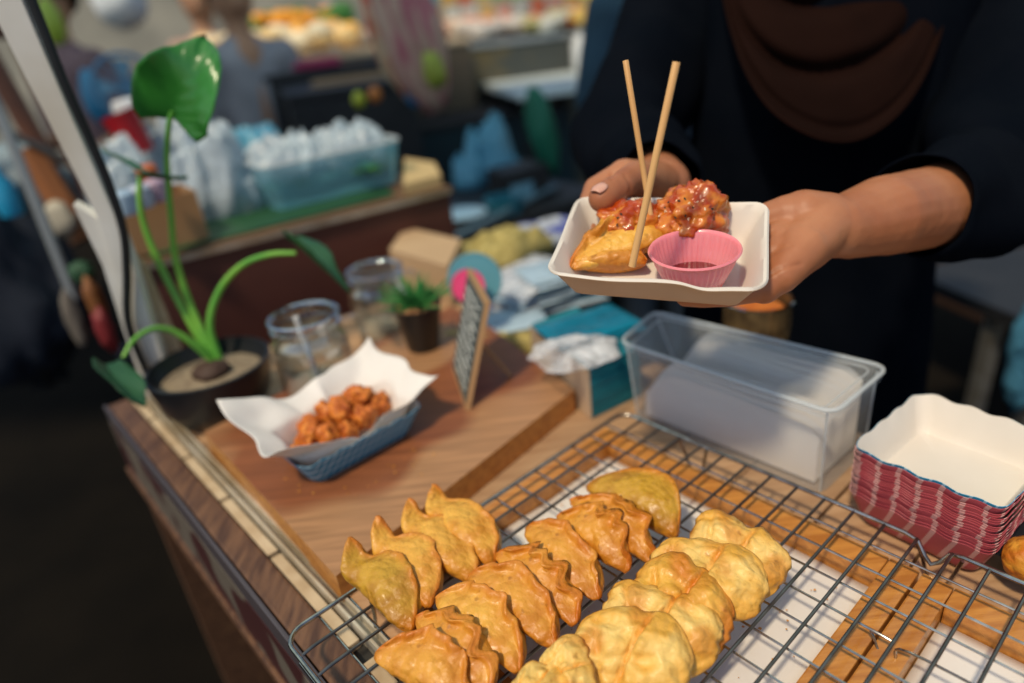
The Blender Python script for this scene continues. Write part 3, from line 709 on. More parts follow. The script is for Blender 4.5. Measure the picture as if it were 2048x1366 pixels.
quad3(qd, 0, .005, 0.0).build('frame', m_frame, sg, world=True)
quad3(qd, .0012, .001, 0.10).build('slate', m_chalkb, sg, world=True)
ch = MB(); rj = random.Random(3)
for ln in range(9):
    v = 0.86 - ln * 0.09; pts = []
    for k in range(26):
        u = 0.14 + 0.72 * k / 25
        if rj.random() < 0.16 and len(pts) > 2:
            ch.tube(pts, 0.0009, 4); pts = []
        uu, vv = u, v + rj.uniform(-.022, .022)
        pts.append((BL_ * (1 - uu) + BR_ * uu) * (1 - vv) + (TL_ * (1 - uu) + TR_ * uu) * vv + un * .0014)
    if len(pts) > 2: ch.tube(pts, 0.0009, 4)
ch.build('chalk_writing', mat('chalk', (0.55, 0.57, 0.55), 0.9), sg, world=True)
MB().tube([(TL_ + TR_) / 2 * .55 + (BL_ + BR_) / 2 * .45 - un * .004, at(1022, 752, ZB + .001)], 0.0022, 6).build('leg', m_frame, sg, world=True)

# ---- small artificial plant
m_soil = mat('cork coloured soil', (0.34, 0.17, 0.08), 0.9, bump=0.6, bs=300)
m_pot = mat('black plastic pot', (0.012, 0.013, 0.016), 0.35)
def leafmat(name, c1, c2, rough=0.35):
    m = mat(name, c1, rough, col2=c2, vs=18, sss=0.0); return m
m_grass = leafmat('grass blade green', (0.03, 0.17, 0.045), (0.08, 0.30, 0.08))
pc = at(848, 694, ZB)
mp_ = thing('small_potted_plant', 'small black pot of spiky green artificial grass beside the chalkboard sign', 'potted plant', pc)
MB().lathe([(0, 0), (.021, 0), (.0225, .002), (.033, .064), (.034, .066), (.0322, .066), (.030, .058), (0, .058)], seg=32).build('pot', m_pot, mp_, True)
MB().lathe([(.031, .056), (.0315, .0615), (.02, .0635), (0, .064)], seg=24).build('soil', m_soil, mp_, True)
rj = random.Random(5)
for k in range(74):
    a = rj.uniform(0, 6.28); el = rj.uniform(0.35, 1.45); L = rj.uniform(.030, .054); r0 = rj.uniform(0, .012)
    d = Vector((math.cos(a) * math.cos(el), math.sin(a) * math.cos(el), math.sin(el))); b0 = Vector((math.cos(a) * r0, math.sin(a) * r0, .062))
    pts = [b0 + d * L * t + Vector((d.x, d.y, -.4)) * (t * t * .012) for t in (0, .3, .6, .85, 1)]
    MB().tube(pts, [.0016, .002, .0017, .001, .0003], 5).build('grass_blade', m_grass, mp_, True)
# ---- glass jars
def jar(px, py, zb, R, Hh, label, straw):
    c = at(px, py, zb); j = thing('glass_jar', label, 'jar', c, group='glass mug jars behind the paper tray')
    pr = [(0, .003), (R * .86, .003), (R * .97, .010), (R, .02), (R, Hh * .66), (R * .97, Hh * .76), (R * .86, Hh * .83), (R * .86, Hh * .86), (R * .93, Hh * .88), (R * .93, Hh * .91), (R * .86, Hh * .93), (R * .87, Hh * .985), (R * .90, Hh)]
    inn = [(r - .0028, z) for r, z in pr[::-1][:-1]]; inn = [(r, max(z, .007)) for r, z in inn] + [(0, .007)]
    MB().lathe(pr + [(R * .88, Hh * 1.004)] + inn, seg=48).build('glass_body', m_glass, j, True)
    MB().tube([(R * .9 * math.cos(2 * PI * k / 48), R * .9 * math.sin(2 * PI * k / 48), Hh * 1.0) for k in range(48)], .0024, 8, True).build('lip', m_lip, j, True)
    hp = spline([(R * .86, 0, Hh * .86), (R * 1.28, 0, Hh * .84), (R * 1.42, 0, Hh * .62), (R * 1.25, 0, Hh * .34), (R * .98, 0, Hh * .26)], 6)
    MB().tube(hp, .0042, 10).build('handle', m_glass, j, True)
    j.rotation_euler = (0, 0, 0.35)
    V, F, br = lump(R * .86, 77, 3, .1, .05, (1, 1, .42)); 
    V = [(v[0], v[1], max(.0085, v[2] + .016)) for v in V]
    o = mk('sugar_filling', V, F, m_sugar); tag(o, 'heap of beige granules in the ' + ('nearer' if straw else 'farther') + ' glass jar', 'granules'); o.location = Vector([float(v) for v in c])
    if straw:
        s_ = MB().tube([c + np.array([.002, -.006, .012]), c + np.array([-.006, -.010, Hh * 1.03])], .0034, 10).build('plastic_spoon', mat('milky plastic', (0.62, 0.62, 0.60), 0.35), None, True)
        tag(s_, 'milky plastic spoon handle standing in the nearer glass jar', 'spoon')
m_lip = thin_glass('glass lip', (0.75, 0.8, 0.84), 0.6, 0.08)
m_sugar = mat('beige granules', (0.46, 0.38, 0.26), 0.8, bump=0.8, bs=400, bd=0.002)
jar(648, 792, ZB, .046, .112, 'clear glass mug jar with a spoon, behind the lined paper tray', True)
jar(775, 672, ZB - .03, .046, .112, 'clear glass mug jar half hidden behind the small grassy pot', False)

# ---- arum plant in the black bowl
m_stem = leafmat('stem green', (0.10, 0.36, 0.05), (0.20, 0.46, 0.06))
m_leaf = mat('arum leaf', (0.022, 0.15, 0.022), 0.30, col2=(0.035, 0.22, 0.03), vs=14, coat=0.2, crough=0.2)
m_leafd = mat('arum leaf underside', (0.020, 0.09, 0.035), 0.4)
bwc = at(450, 826, T0)
bw = thing('potted_arum', 'tall long-stemmed green plant in a black bowl of pale grit', 'potted plant', bwc)
MB().lathe([(0, 0), (.040, 0), (.055, .008), (.068, .030), (.076, .068), (.0775, .0765), (.074, .0775), (.071, .067), (.060, .052), (0, .05)], seg=48).build('bowl', m_pot, bw, True)
MB().lathe([(.069, .056), (.05, .061), (.02, .0635), (0, .064)], seg=40).build('grit', mat('pale grit', (0.30, 0.24, 0.16), 0.9, col2=(0.20, 0.15, 0.10), vs=120, bump=1.0, bs=260), bw, True)
V, F, br = lump(.019, 9, 3, .2, .15, (1.1, 1, .6)); o = mk('bulb', V, F, mat('bulb skin', (0.055, 0.028, 0.018), 0.7), bw); o.location = (.004, -.006, .068)
def stem(pts, r0, r1):
    sp = spline([dep(*p) for p in pts], 8); n = len(sp)
    MB().tube(sp, [r0 + (r1 - r0) * k / (n - 1) for k in range(n)], 10).build('stem', m_stem, bw, True, world=True)
b0 = (436, 728, .925)
stem([b0, (385, 620, .905), (352, 520, .88), (342, 430, .855), (334, 320, .82), (338, 250, .79), (345, 222, .78)], .0052, .0026)
stem([(430, 728, .925), (378, 640, .91), (325, 540, .89), (290, 455, .87), (279, 395, .855), (281, 352, .85)], .0054, .0032)
stem([(442, 728, .925), (420, 650, .905), (440, 580, .89), (485, 530, .875), (540, 509, .865), (592, 506, .86)], .0054, .0028)
stem([(434, 730, .925), (390, 690, .90), (345, 662, .88), (305, 658, .86), (268, 680, .84), (246, 715, .83)], .0052, .0022)
def leaf(mid, w_, m, cup=0.25, wav=0.004, side=None, seed=0, nrm=None, heart=True):
    """blade along a midrib given by world points"""
    sp = spline(mid, 8); NU = len(sp); NV = 21; V = []
    for i, P in enumerate(sp):
        t = i / (NU - 1); tg = sp[min(i + 1, NU - 1)] - sp[max(i - 1, 0)]; tg /= np.linalg.norm(tg)
        sd = np.cross(tg, nrm); sd /= np.linalg.norm(sd); nn = np.cross(sd, tg)
        wid = w_ * (max(0, math.sin(PI * (t * .90 + .10) ** .72)) ** .62)
        for j in range(NV):
            s = -1 + 2 * j / (NV - 1)
            back = -0.22 * w_ * abs(s) * (1 - t) ** 3 * (1 if heart else 0)
            V.append(P + sd * s * wid + tg * (back - 0.02 * abs(s)*w_) + nn * (cup * wid * abs(s) ** 1.3 + wav * math.sin(t * 9 + s * 3 + seed) * abs(s) + 0.0006 * math.cos((t * 14 - abs(s) * 6) * 3)))
    o = mk('leaf', V, grid_faces(NU, NV), m, bw, world=True); o.modifiers.new('t', 'SOLIDIFY').thickness = 0.0007
    return o
leaf([dep(348, 238, .785), dep(352, 210, .775), dep(372, 165, .76), dep(392, 120, .755), dep(412, 72, .765)], .047, m_leaf, .30, .005, nrm=-FW + RT * 0.10 - UP * .2)
leaf([dep(285, 352, .85), dep(310, 356, .845), dep(345, 358, .83), dep(375, 352, .82)], .020, m_leafd, .2, .002, nrm=UP * 1.0 - FW * .12)
leaf([dep(300, 348, .85), dep(270, 335, .86), dep(235, 315, .88), dep(205, 298, .89)], .012, m_leafd, .2, .002, nrm=UP * 1.0 - FW * .1 + RT * .3)
leaf([dep(576, 478, .87), dep(605, 498, .86), dep(645, 535, .85), dep(700, 585, .86)], .026, m_leafd, .55, .002, nrm=UP * .8 + RT * .75 - FW * .25, heart=False)
leaf([dep(210, 728, .84), dep(232, 758, .82), dep(262, 790, .80), dep(292, 812, .80)], .022, m_leafd, .5, .002, nrm=UP * .9 + RT * .6 - FW * .35, heart=False)
rc = MB().prism([tuple(at(x, y, T0)[:2]) for x, y in ((440, 868), (500, 880), (560, 846), (520, 810), (430, 820))], T0, T0 + .0025)
tag(rc.build('red_cloth', mat('dark red cloth', (0.22, 0.012, 0.018), 0.8)), 'dark red cloth square under the black plant bowl', 'cloth')

# ================================================================== RIGHT SIDE OF THE COUNTER
# ---- lidded clear box
tl = [at(1238, 682, .968), at(1668, 826, .968), at(1778, 733, .968), at(1308, 622, .968)]
bl0, bl1 = at(1268, 834, T0), at(1643, 990, T0)
bk = (tl[2] - tl[1]) * .90; bl = [bl0, bl1, bl1 + bk, bl0 + bk]; bl = [np.array([v[0], v[1], T0 + .001]) for v in bl]
def rounded_quad(P, r, n=6):
    out = []
    for i in range(4):
        a, b, c = P[i - 1], P[i], P[(i + 1) % 4]; u = (a - b) / np.linalg.norm(a - b); v = (c - b) / np.linalg.norm(c - b)
        s, e = b + u * r, b + v * r
        for k in range(n + 1):
            t = k / n; out.append((1 - t) ** 2 * s + 2 * t * (1 - t) * b + t * t * e)
    return out
def loft(rings, capb=True, capt=True):
    n = len(rings[0]); V = [p for r_ in rings for p in r_]; F = []
    for i in range(len(rings) - 1):
        for k in range(n): F.append((i * n + k, i * n + (k + 1) % n, (i + 1) * n + (k + 1) % n, (i + 1) * n + k))
    if capb: F.append(tuple(range(n))[::-1])
    if capt: F.append(tuple((len(rings) - 1) * n + k for k in range(n)))
    return V, F
m_box = frosted('frosted plastic', (0.93, 0.95, 0.97), (0.66, 0.69, 0.70), 0.19, 0.20)
m_boxe = frosted('frosted plastic edge', (0.9, 0.93, 0.95), (0.72, 0.76, 0.78), 0.5, 0.2)
cb = thing('clear_plastic_box', 'long translucent plastic food box with lid, holding white paper napkins', 'plastic box', (bl[0] + bl[2]) / 2)
def scale_ring(P, k, dz=0): 
    c = sum(P) / len(P); return [c + (v - c) * k + np.array([0, 0, dz]) for v in P]
lowr = rounded_quad(bl, .012); top_in = rounded_quad(scale_ring(tl, .965, -.006), .014)
V, F = loft([lowr, [a * .5 + b * .5 for a, b in zip(lowr, top_in)], top_in], True, False)
mk('tub', V, F, m_box, cb, True, True, sharp=50)
e1 = rounded_quad(scale_ring(tl, 1.0, -.009), .016); e2 = rounded_quad(scale_ring(tl, 1.0, 0), .016); e3 = rounded_quad(scale_ring(tl, .985, .0015), .016); e4 = rounded_quad(scale_ring(tl, .95, -.0008), .014); e5 = rounded_quad(scale_ring(tl, .94, -.0035), .014)
V, F = loft([e1, e2, e3, e4, e5], False, True); mk('lid', V, F, m_box, cb, True, True, sharp=40)
MB().tube(rounded_quad(scale_ring(tl, .998, -.001), .016), .0021, 8, True).build('lid_edge', m_boxe, cb, True, True)
MB().tube(rounded_quad(scale_ring(tl, .90, -.004), .012), .0008, 6, True).build('lid_ridge', m_boxe, cb, True, True)
for k in range(4):
    i_ = (0, 6 + 1, 14, 21)[k] + 3
    MB().tube([lowr[i_], top_in[i_]], .0012, 6).build('corner_edge', m_boxe, cb, True, True)
# napkins inside: leaning sheaf, rounded shoulder
nap = thing('napkin_sheaf', 'sheaf of white paper napkins curled inside the clear lidded box', 'napkins', (bl[0] + bl[2]) / 2)
ux = (bl[1] - bl[0]); uy = (bl[3] - bl[0])
m_nap = mat('napkin paper', (0.84, 0.79, 0.74), 0.8, bump=0.2, bs=40)
for k in range(18):
    t = 0.09 + 0.82 * k / 17; V = []; NN = 26; hh = .064 + .010 * math.sin(k * .5) + (.018 * k / 17)
    for i in range(NN):
        u = i / (NN - 1)
        z = hh * (1 - max(0, (0.22 - u) / 0.22) ** 2 * .55) - .010 * max(0, (u - .9) / .1) ** 2
        for j in range(5):
            v = j / 4
            V.append(bl[0] + ux * (.05 + .90 * u) + uy * (t + .03 * math.sin(u * 5 + k) * v) + np.array([0, 0, .003 + z * v]))
    mk('napkin', V, grid_faces(NN, 5), m_nap, nap, True, True)

# ---- stack of red check trays
L_, R_, K_ = at(1700, 893, .945), at(2012, 1022, .945), at(1806, 771, .945)
sx = float(np.linalg.norm(R_ - L_)); sy = float(np.linalg.norm(K_ - L_)); 
xd = (R_ - L_) / sx; yw = math.atan2(xd[1], xd[0])
yd = np.array([-math.sin(yw), math.cos(yw), 0])
ctr = L_ + xd * sx / 2 + yd * sy / 2
NS = 20; hst = .034; base_top = .945 - hst
for k in range(NS):
    z = T0 + .0035 + (base_top - T0 - .0035) * k / (NS - 1)
    top = k == NS - 1
    if k in (0,) or top:
        src = paper_tray('paper_tray', sx * .80, sy * .80, sx, sy, hst, m_blue if top else m_redup, m_inside, .0013, 4, seed=k, levels=6, th=.0004)
        o = src
        if k == 0: red0 = o
    else:
        o = red0.copy(); COL.objects.link(o)
    jit = (0 if top else rng.normal(0, .0006), 0 if top else rng.normal(0, .0006))
    o.matrix_world = Matrix.Translation(Vector((float(ctr[0] + jit[0]), float(ctr[1] + jit[1]), z))) @ Matrix.Rotation(yw + (0 if top else rng.normal(0, .006)), 4, 'Z')
    if top: tag(o, 'topmost scalloped paper tray of the stack, blue edged and empty', 'paper tray', 'stacked paper trays at the right of the counter')
    else: tag(o, 'scalloped red checked paper tray nested in the stack under the blue edged one', 'paper tray', 'stacked paper trays at the right of the counter')

# ---- black bowl with a fried ball at the right edge
bc2 = at(2010, 1085, .885)
tag(MB().lathe([(0, 0), (.03, 0), (.045, .012), (.05, .03), (.047, .030), (.04, .014), (0, .004)], seg=32).build('black_bowl', m_pot, None, True), 'low black bowl behind the red tray stack at the right', 'bowl').location = Vector((float(bc2[0]) + .02, float(bc2[1]) + .012, T0))
V, F, br = lump(.018, 61, 3, .1, .06); o = mk('fried_ball', V, F, m_fryB, attrs={'brown': br}); o.location = Vector([float(v) for v in at(2062, 1122, .895)]); tag(o, 'orange-brown fried ball at the right edge of the photo beside the tray stack', 'fried ball')

# ---- bundle of teal napkins in plastic
m_teal = mat('teal napkin edges', (0.008, 0.20, 0.26), 0.55, col2=(0.004, 0.12, 0.17), vs=9, stretch=(1, 1, 45))
m_beige = mat('beige wrapped side', (0.55, 0.42, 0.29), 0.5, col2=(0.45, 0.36, 0.27), vs=10, bump=.2)
c0, r0, l0 = at(1186, 836, T0), at(1282, 790, T0), at(1072, 735, T0)
h_ = .066
bx4 = [c0, r0, r0 + (l0 - c0), l0]
bun = thing('napkin_bundle', 'bundle of teal paper napkins half wrapped in crinkled clear plastic', 'napkin bundle', c0)
for k in range(11):
    z0 = T0 + .0005 + h_ * k / 11; z1 = z0 + h_ / 11 - .0008; j_ = rng.normal(0, .0007, 2)
    MB().prism([(v[0] + j_[0], v[1] + j_[1]) for v in bx4], z0, z1).build('napkin_pack', m_teal, bun, world=True)
dl_ = (l0 - c0); nl_ = np.array([dl_[1], -dl_[0], 0]); nl_ /= np.linalg.norm(nl_)
if nl_ @ (r0 - c0) > 0: nl_ = -nl_
MB().prism([tuple((c0 + nl_ * .0035)[:2]), tuple((c0 + nl_ * .001)[:2]), tuple((l0 + nl_ * .001)[:2]), tuple((l0 + nl_ * .0035)[:2])], T0, T0 + h_ * .98).build('wrapper_side', m_beige, bun, world=True)
def sheetbag(name, c, sx_, sy_, h, m, seed, rot=0, flat=.55, parent=None):
    """crumpled plastic bag: rounded pile with sharp folded creases"""
    N_ = 46; V = []; so = seed * 4.4
    for s in (1, 0):
        for i in range(N_):
            for j in range(N_):
                u = -1 + 2 * i / (N_ - 1); v = -1 + 2 * j / (N_ - 1)
                x = u * math.sqrt(1 - v * v * .4) * sx_ / 2 * (1 + .18 * nz(v * 2, so, 4)); y = v * math.sqrt(1 - u * u * .4) * sy_ / 2 * (1 + .18 * nz(u * 2, so, 8))
                e = max(0, (1 - u ** 4) * (1 - v ** 4)) ** flat
                rd = (1 - abs(nz(u * 2.2 + so, v * 2.2, .5)) * 2.2) * .30 + (1 - abs(nz(u * 5 + so, v * 5, 1.5)) * 2) * .16 + nz(u * 1.3, v * 1.3 + so, 3) * .5
                z = h * e * (0.72 + rd) if s else 0
                V.append((x, y, max(z, 0)))
    F = grid_faces(N_, N_); n = N_ * N_
    o = mk(name, V[:n], F, m, parent); o.location = Vector([float(t) for t in c]); o.rotation_euler = (0, 0, rot)
    o.modifiers.new('t', 'SOLIDIFY').thickness = 0.0006
    return o
m_clearbag = frosted('crinkled clear plastic', (0.97, 0.98, 1.0), (0.80, 0.82, 0.86), 0.42, 0.12, 1.0, 45, facv=.3)
m_tealbag = frosted('teal plastic film', (0.30, 0.75, 0.85), (0.008, 0.20, 0.32), 0.80, 0.22, .7, 26, facv=.15)
m_whitebag = frosted('white bag with violet print', (0.9, 0.9, 0.97), (0.60, 0.64, 0.72), .62, .2, .7, 26, col2=(0.12, 0.14, 0.42), facv=.2)
o = sheetbag('plastic_film', at(1150, 705, T0 + h_ + .008), .105, .085, .008, m_clearbag, 1, YAW - .5); tag(o, 'crinkled clear plastic film torn open on the napkin bundle\'s near end', 'plastic film')
def packet_stack(px, py, z, n, W_, Dp, h, rot, ms, name, label, cat):
    c = at(px, py, z); t = thing(name, label, cat, (c[0], c[1], z))
    for k in range(n):
        V, F = [], []; N_ = 18; j_ = rng.normal(0, .003, 2); ra = rng.normal(0, .05); so = px + k * 3.1
        for s_ in (1, -1):
            for i in range(N_):
                for j in range(N_):
                    u = -1 + 2 * i / (N_ - 1); v = -1 + 2 * j / (N_ - 1); e = max(0, (1 - u ** 6) * (1 - v ** 6)) ** .5
                    x = u * W_ / 2; y = v * Dp / 2; zz = h * .5 * (1 + s_ * e) + (.0022 * nz(u * 2.5 + so, v * 2.5, .4) + .0012 * nz(u * 7, v * 7 + so, 1)) * (s_ > 0) * e
                    V.append((x * math.cos(ra) - y * math.sin(ra) + j_[0], x * math.sin(ra) + y * math.cos(ra) + j_[1], zz + k * h * .96))
        n1 = N_ * N_; F = grid_faces(N_, N_) + [tuple(n1 + q_ for q_ in f[::-1]) for f in grid_faces(N_, N_)]
        mk('packet', V, F, ms[k % len(ms)], t)
    t.rotation_euler = (0, 0, rot)
m_pkb = frosted('pale blue film', (0.8, 0.92, 1.0), (0.42, 0.56, 0.68), .85, .16, .5, 30, facv=.1)
m_pkv = frosted('printed film', (0.8, 0.9, 1.0), (0.62, 0.68, 0.76), .85, .16, .5, 22, col2=(0.07, 0.09, 0.36))
packet_stack(1185, 662, T0 + h_ + .001, 2, .120, .080, .006, YAW - .35, [m_tealbag], 'teal_packets', 'flat teal plastic packets lying on the napkin bundle below the held tray', 'plastic packets')
packet_stack(1065, 600, T0, 6, .165, .12, .009, YAW + .1, [m_pkb, m_pkv, m_clearbag], 'clear_packets', 'stack of flat clear and violet printed packets behind the chalkboard sign', 'plastic packets')
packet_stack(1125, 600, T0, 7, .13, .09, .009, YAW - .3, [m_pkb, m_tealbag, m_pkb], 'blue_packets', 'stack of pale blue and teal packets between white packets and held tray', 'plastic packets')
packet_stack(1005, 668, T0, 3, .14, .08, .008, YAW - .5, [m_pkb, m_clearbag], 'clear_packets', 'low stack of pale blue packets between the sign and the napkin bundle', 'plastic packets')
o = sheetbag('white_bag', at(1085, 470, .88), .22, .16, .018, m_whitebag, 8, YAW); tag(o, 'pale lilac plastic sheet lying left of the hand, behind the held tray', 'plastic bag')
m_yel = mat('mustard cloth', (0.44, 0.36, 0.13), 0.85, col2=(0.30, 0.24, 0.075), vs=60, bump=.8, bs=180)
o = sheetbag('mustard_cloth', at(1000, 520, .875), .22, .15, .045, m_yel, 6, YAW, .35); tag(o, 'mustard yellow knitted cloth heaped behind the white bags', 'cloth')
o = sheetbag('mustard_cloth', at(985, 700, .866), .20, .05, .022, m_yel, 7, YAW - .85, .35); tag(o, 'strip of mustard cloth showing behind the chalkboard sign', 'cloth')
def disc(c, R, th, m, tilt, rz, name, label, cat):
    o = MB().lathe([(0, -th / 2), (R * .96, -th / 2), (R, 0), (R * .96, th / 2), (R * .9, th / 2), (R * .88, th / 2 - .001), (0, th / 2 - .001)], seg=40).build(name, m, None, True)
    o.location = Vector([float(v) for v in c]); o.rotation_euler = (tilt, 0, rz); return tag(o, label, cat)
disc(dep(950, 560, .99), .040, .006, mat('dusty blue plastic', (0.10, 0.30, 0.38), 0.4), 1.15, .2, 'blue_plastic_disc', 'round dusty blue plastic lid leaning behind the chalkboard sign', 'lid')
disc(dep(936, 572, .955), .024, .008, mat('hot pink plastic', (0.75, 0.06, 0.20), 0.4), 1.2, .15, 'pink_plastic_disc', 'small hot pink round lid in front of the blue one', 'lid')
cbx = [at(790, 560, .875), at(905, 600, .875), at(930, 540, .875), at(820, 510, .875)]
tag(MB().prism([tuple(v[:2]) for v in cbx], .875 - .013, .935).build('cardboard_carton', mat('kraft carton', (0.50, 0.34, 0.20), 0.8, col2=(0.44, 0.29, 0.165), vs=6)), 'kraft cardboard carton behind the small grassy pot', 'carton')

# ---- ribbed glass of orange powder
gc = at(1516, 596, .965); gl = thing('ribbed_glass', 'ribbed amber glass tumbler full of orange chilli powder', 'glass', (gc[0], gc[1], T0))
RG = .040; Hg = .965 - T0; NG = 72; V = []; zs = [0, .004, .02, .05, .08, Hg - .004, Hg]; rs = [RG * .80, RG * .84, RG * .88, RG * .93, RG * .97, RG, RG * 1.01]
for z, r_ in zip(zs, rs):
    for k in range(NG):
        a = 2 * PI * k / NG; r2 = r_ * (1 + (.035 * math.cos(a * 24) if .004 < z < Hg - .01 else 0)); V.append((r2 * math.cos(a), r2 * math.sin(a), z))
n0 = len(zs)
mk('glass_wall', V, grid_faces(n0, NG, True) + [tuple(range(NG))[::-1]], mat('ribbed amber glass', (0.34, 0.22, 0.10), .12, metal=.6, col2=(0.16, 0.10, 0.05), vs=60), gl)
MB().tube([(RG * 1.005 * math.cos(2 * PI * k / 40), RG * 1.005 * math.sin(2 * PI * k / 40), Hg) for k in range(40)], .0016, 8, True).build('lip', m_lip, gl, True)
V, F, br = lump(RG * .90, 5, 3, .08, .03, (1, 1, .35)); o = mk('chilli_powder', [(v[0], v[1], v[2] + Hg - .020) for v in V], F, mat('orange powder', (0.62, 0.19, 0.035), 0.9, col2=(0.48, 0.12, 0.02), vs=80, bump=.6, bs=300)); o.location = gl.location
tag(o, 'orange chilli powder heaped in the ribbed amber glass', 'chilli powder')
for k in range(0):
    a = k * 1.7
    if 0: MB().lathe([(0, 0), (RG * .86, 0), (RG * .86, Hg - .03), (0, Hg - .03)], seg=20).build('powder_body', MATS['orange powder'], o, True) if k == 0 else None

# ================================================================== HELD TRAY AND FOOD
WT, DT = .154, .116
def euler_m(a):
    x, y, z = a
    Rz = np.array([[math.cos(z), -math.sin(z), 0], [math.sin(z), math.cos(z), 0], [0, 0, 1]]); Rx = np.array([[1, 0, 0], [0, math.cos(x), -math.sin(x)], [0, math.sin(x), math.cos(x)]])
    Ry = np.array([[math.cos(y), 0, math.sin(y)], [0, 1, 0], [-math.sin(y), 0, math.cos(y)]]); return Rz @ Ry @ Rx
TO = np.array([.1242, .5056, 1.1371]); TR = euler_m((.2323, .0607, -.3494)); HT = .0285
def tw(x, y, z): return TO + TR @ np.array([x, y, z - HT])      # tray coordinates, z=0 at its floor
tray = paper_tray('held_tray', WT * .80, DT * .74, WT * .985, DT * .985, HT, m_kraft, m_inside, .0010, 1.5, flange=.003, rb=.006, rt=.008, notch=(-1.02, .16, .003), levels=6)
tray.matrix_world = Matrix([[*TR[i], float(tw(0, 0, 0)[i])] for i in range(3)] + [[0, 0, 0, 1]])
tag(tray, 'cream paper food tray with snacks and dip, held out in both hands', 'paper tray')
m_pink = mat('pink plastic', (0.90, 0.26, 0.30), 0.30, sss=.25, sr=(.01, .004, .003), coat=.3)
cup = thing('sauce_cup', 'ribbed pink plastic dip cup standing in the held tray', 'dip cup', (0, 0, 0))
RC = .0332; HC = .030; V = []; zs = []; NR = 160
prof = [(0.0, .001, 0), (.60, .0, 0), (.64, .001, 1), (.73, .008, 1), (.88, .019, 1), (.93, .0255, 1), (.95, .0265, 0), (1.0, .0268, 0), (1.03, .0285, 0), (1.0, .0300, 0), (.955, .0292, 0), (.93, .0275, 0), (.905, .0245, 1), (.84, .017, 1), (.72, .007, 1), (.62, .0022, 0), (0, .002, 0)]
for r_, z, rib in prof:
    for k in range(NR):
        a = 2 * PI * k / NR; r2 = RC * r_ * (1 + (.014 * (1 if math.sin(a * 44) > 0 else -1) if rib else 0)); V.append((r2 * math.cos(a), r2 * math.sin(a), z))
cupb = mk('cup_body', V, grid_faces(len(prof), NR, True), m_pink, cup, True, sharp=50)
sauce = MB().lathe([(RC * .705, .0062), (RC * .70, .0068), (RC * .4, .0070), (0, .0070)], seg=48).build('dip_sauce', mat('red dip sauce', (0.13, 0.006, 0.004), 0.06, spec=.8, coat=.5), None, True)
tag(sauce, 'glossy dark red dip at the bottom of the pink cup', 'sauce')
cc = tw(.030, -.022, .0012)
CR = euler_m((.11, -.035, 0)); cn = CR @ np.array([0, 0, 1.0]); _bestD = None
for k_ in range(80):                       # stand it against the near wall of the tray, at the right place along that wall
    foot = tw(-.01 + k_ * .001, -.0215, .0030); P_ = foot + cn * .028 - CAM; X_ = 1024 + FPX * (P_ @ RT) / (P_ @ FW)
    if X_ >= 1388: break
cm = Matrix([[*CR[i], float(foot[i])] for i in range(3)] + [[0, 0, 0, 1]])
cup.matrix_world = cm; sauce.matrix_world = cm
def on_tray(px, py, z):
    """point at height z over the tray floor seen at the given spot"""
    n = TR @ np.array([0, 0, 1.0]); P0 = tw(0, 0, z); d = RT * (px - 1024) / FPX - UP * (py - 683) / FPX + FW
    return CAM + d * ((P0 - CAM) @ n / (d @ n))
def tray_frame(P, loc_rot=0.0):
    R = Matrix(TR.tolist()) @ Matrix.Rotation(loc_rot, 3, 'Z'); return Matrix.Translation(Vector([float(v) for v in P])) @ R.to_4x4()
m_glaze = mat('sticky chilli glaze', (0.40, 0.048, 0.004), 0.28, col2=(0.64, 0.21, 0.022), vs=70, vlo=.42, vhi=.62, bump=.4, bs=200, bd=.0010, coat=.3, crough=.06, sss=.1, sr=(.004, .001, .0005))
m_seed = mat('sesame seed', (0.80, 0.68, 0.46), 0.4); m_flake = mat('black seaweed flake', (0.02, 0.028, 0.02), 0.6)
def glazed(px, py, z, r_, seed, sq, rot, label):
    V, F, br = lump(r_, seed, 5, .34, .14, sq, 2.0, 4.6)
    P = on_tray(px, py, z); t = thing('glazed_chicken', label, 'fried chicken', (0, 0, 0), group='glazed fried chicken pieces in the held tray'); t.matrix_world = tray_frame(P, rot)
    o = mk('batter', V, F, m_glaze, t)
    rj = random.Random(seed); vs_ = [v for v in V if v[2] > r_ * .15]
    s = MB(); f = MB()
    for k in range(16):
        v = Vector(rj.choice(vs_)); d = v.normalized(); a_ = d.orthogonal().normalized(); a_.rotate(Matrix.Rotation(rj.uniform(0, 6), 3, d))
        s.tube([v - a_ * .0014, v - a_ * .0009 + d * .0002, v + a_ * .0008 + d * .0002, v + a_ * .0013], [.0001, .0007, .0006, .0001], 6)
    for k in range(13):
        v = Vector(rj.choice([q_ for q_ in vs_ if q_[2] > r_ * .4])); d = v.normalized(); a_ = d.orthogonal().normalized(); a_.rotate(Matrix.Rotation(rj.uniform(0, 6), 3, d)); b_ = d.cross(a_)
        v = v + d * .0005
        f.add([v - a_ * .0017, v + b_ * .0009 + d * .0009, v + a_ * .0016 + d * .0004, v - b_ * .0008], [(0, 1, 2, 3)]); f.add([v - a_ * .001 + d * .0012, v + b_ * .0013, v + a_ * .001 + d * .001], [(0, 1, 2)])
    s.build('sesame_seeds', m_seed, t, True)['kind'] = 'stuff'; f.build('seaweed_flakes', m_flake, t)['kind'] = 'stuff'
glazed(1260, 448, .022, .0215, 71, (1.12, .95, .85), .3, 'glazed chicken piece nearer the thumb, with small bright sesame seeds')
glazed(1384, 428, .026, .0255, 72, (1.15, .95, .88), 1.0, 'big shiny red glazed chicken piece nearest the tray\'s back corner')
glazed(1318, 455, .013, .0165, 73, (1, 1, .8), 2.0, 'small glazed chicken piece between the two larger ones')
A_ = on_tray(1138, 528, .013); B_ = on_tray(1372, 458, .018)
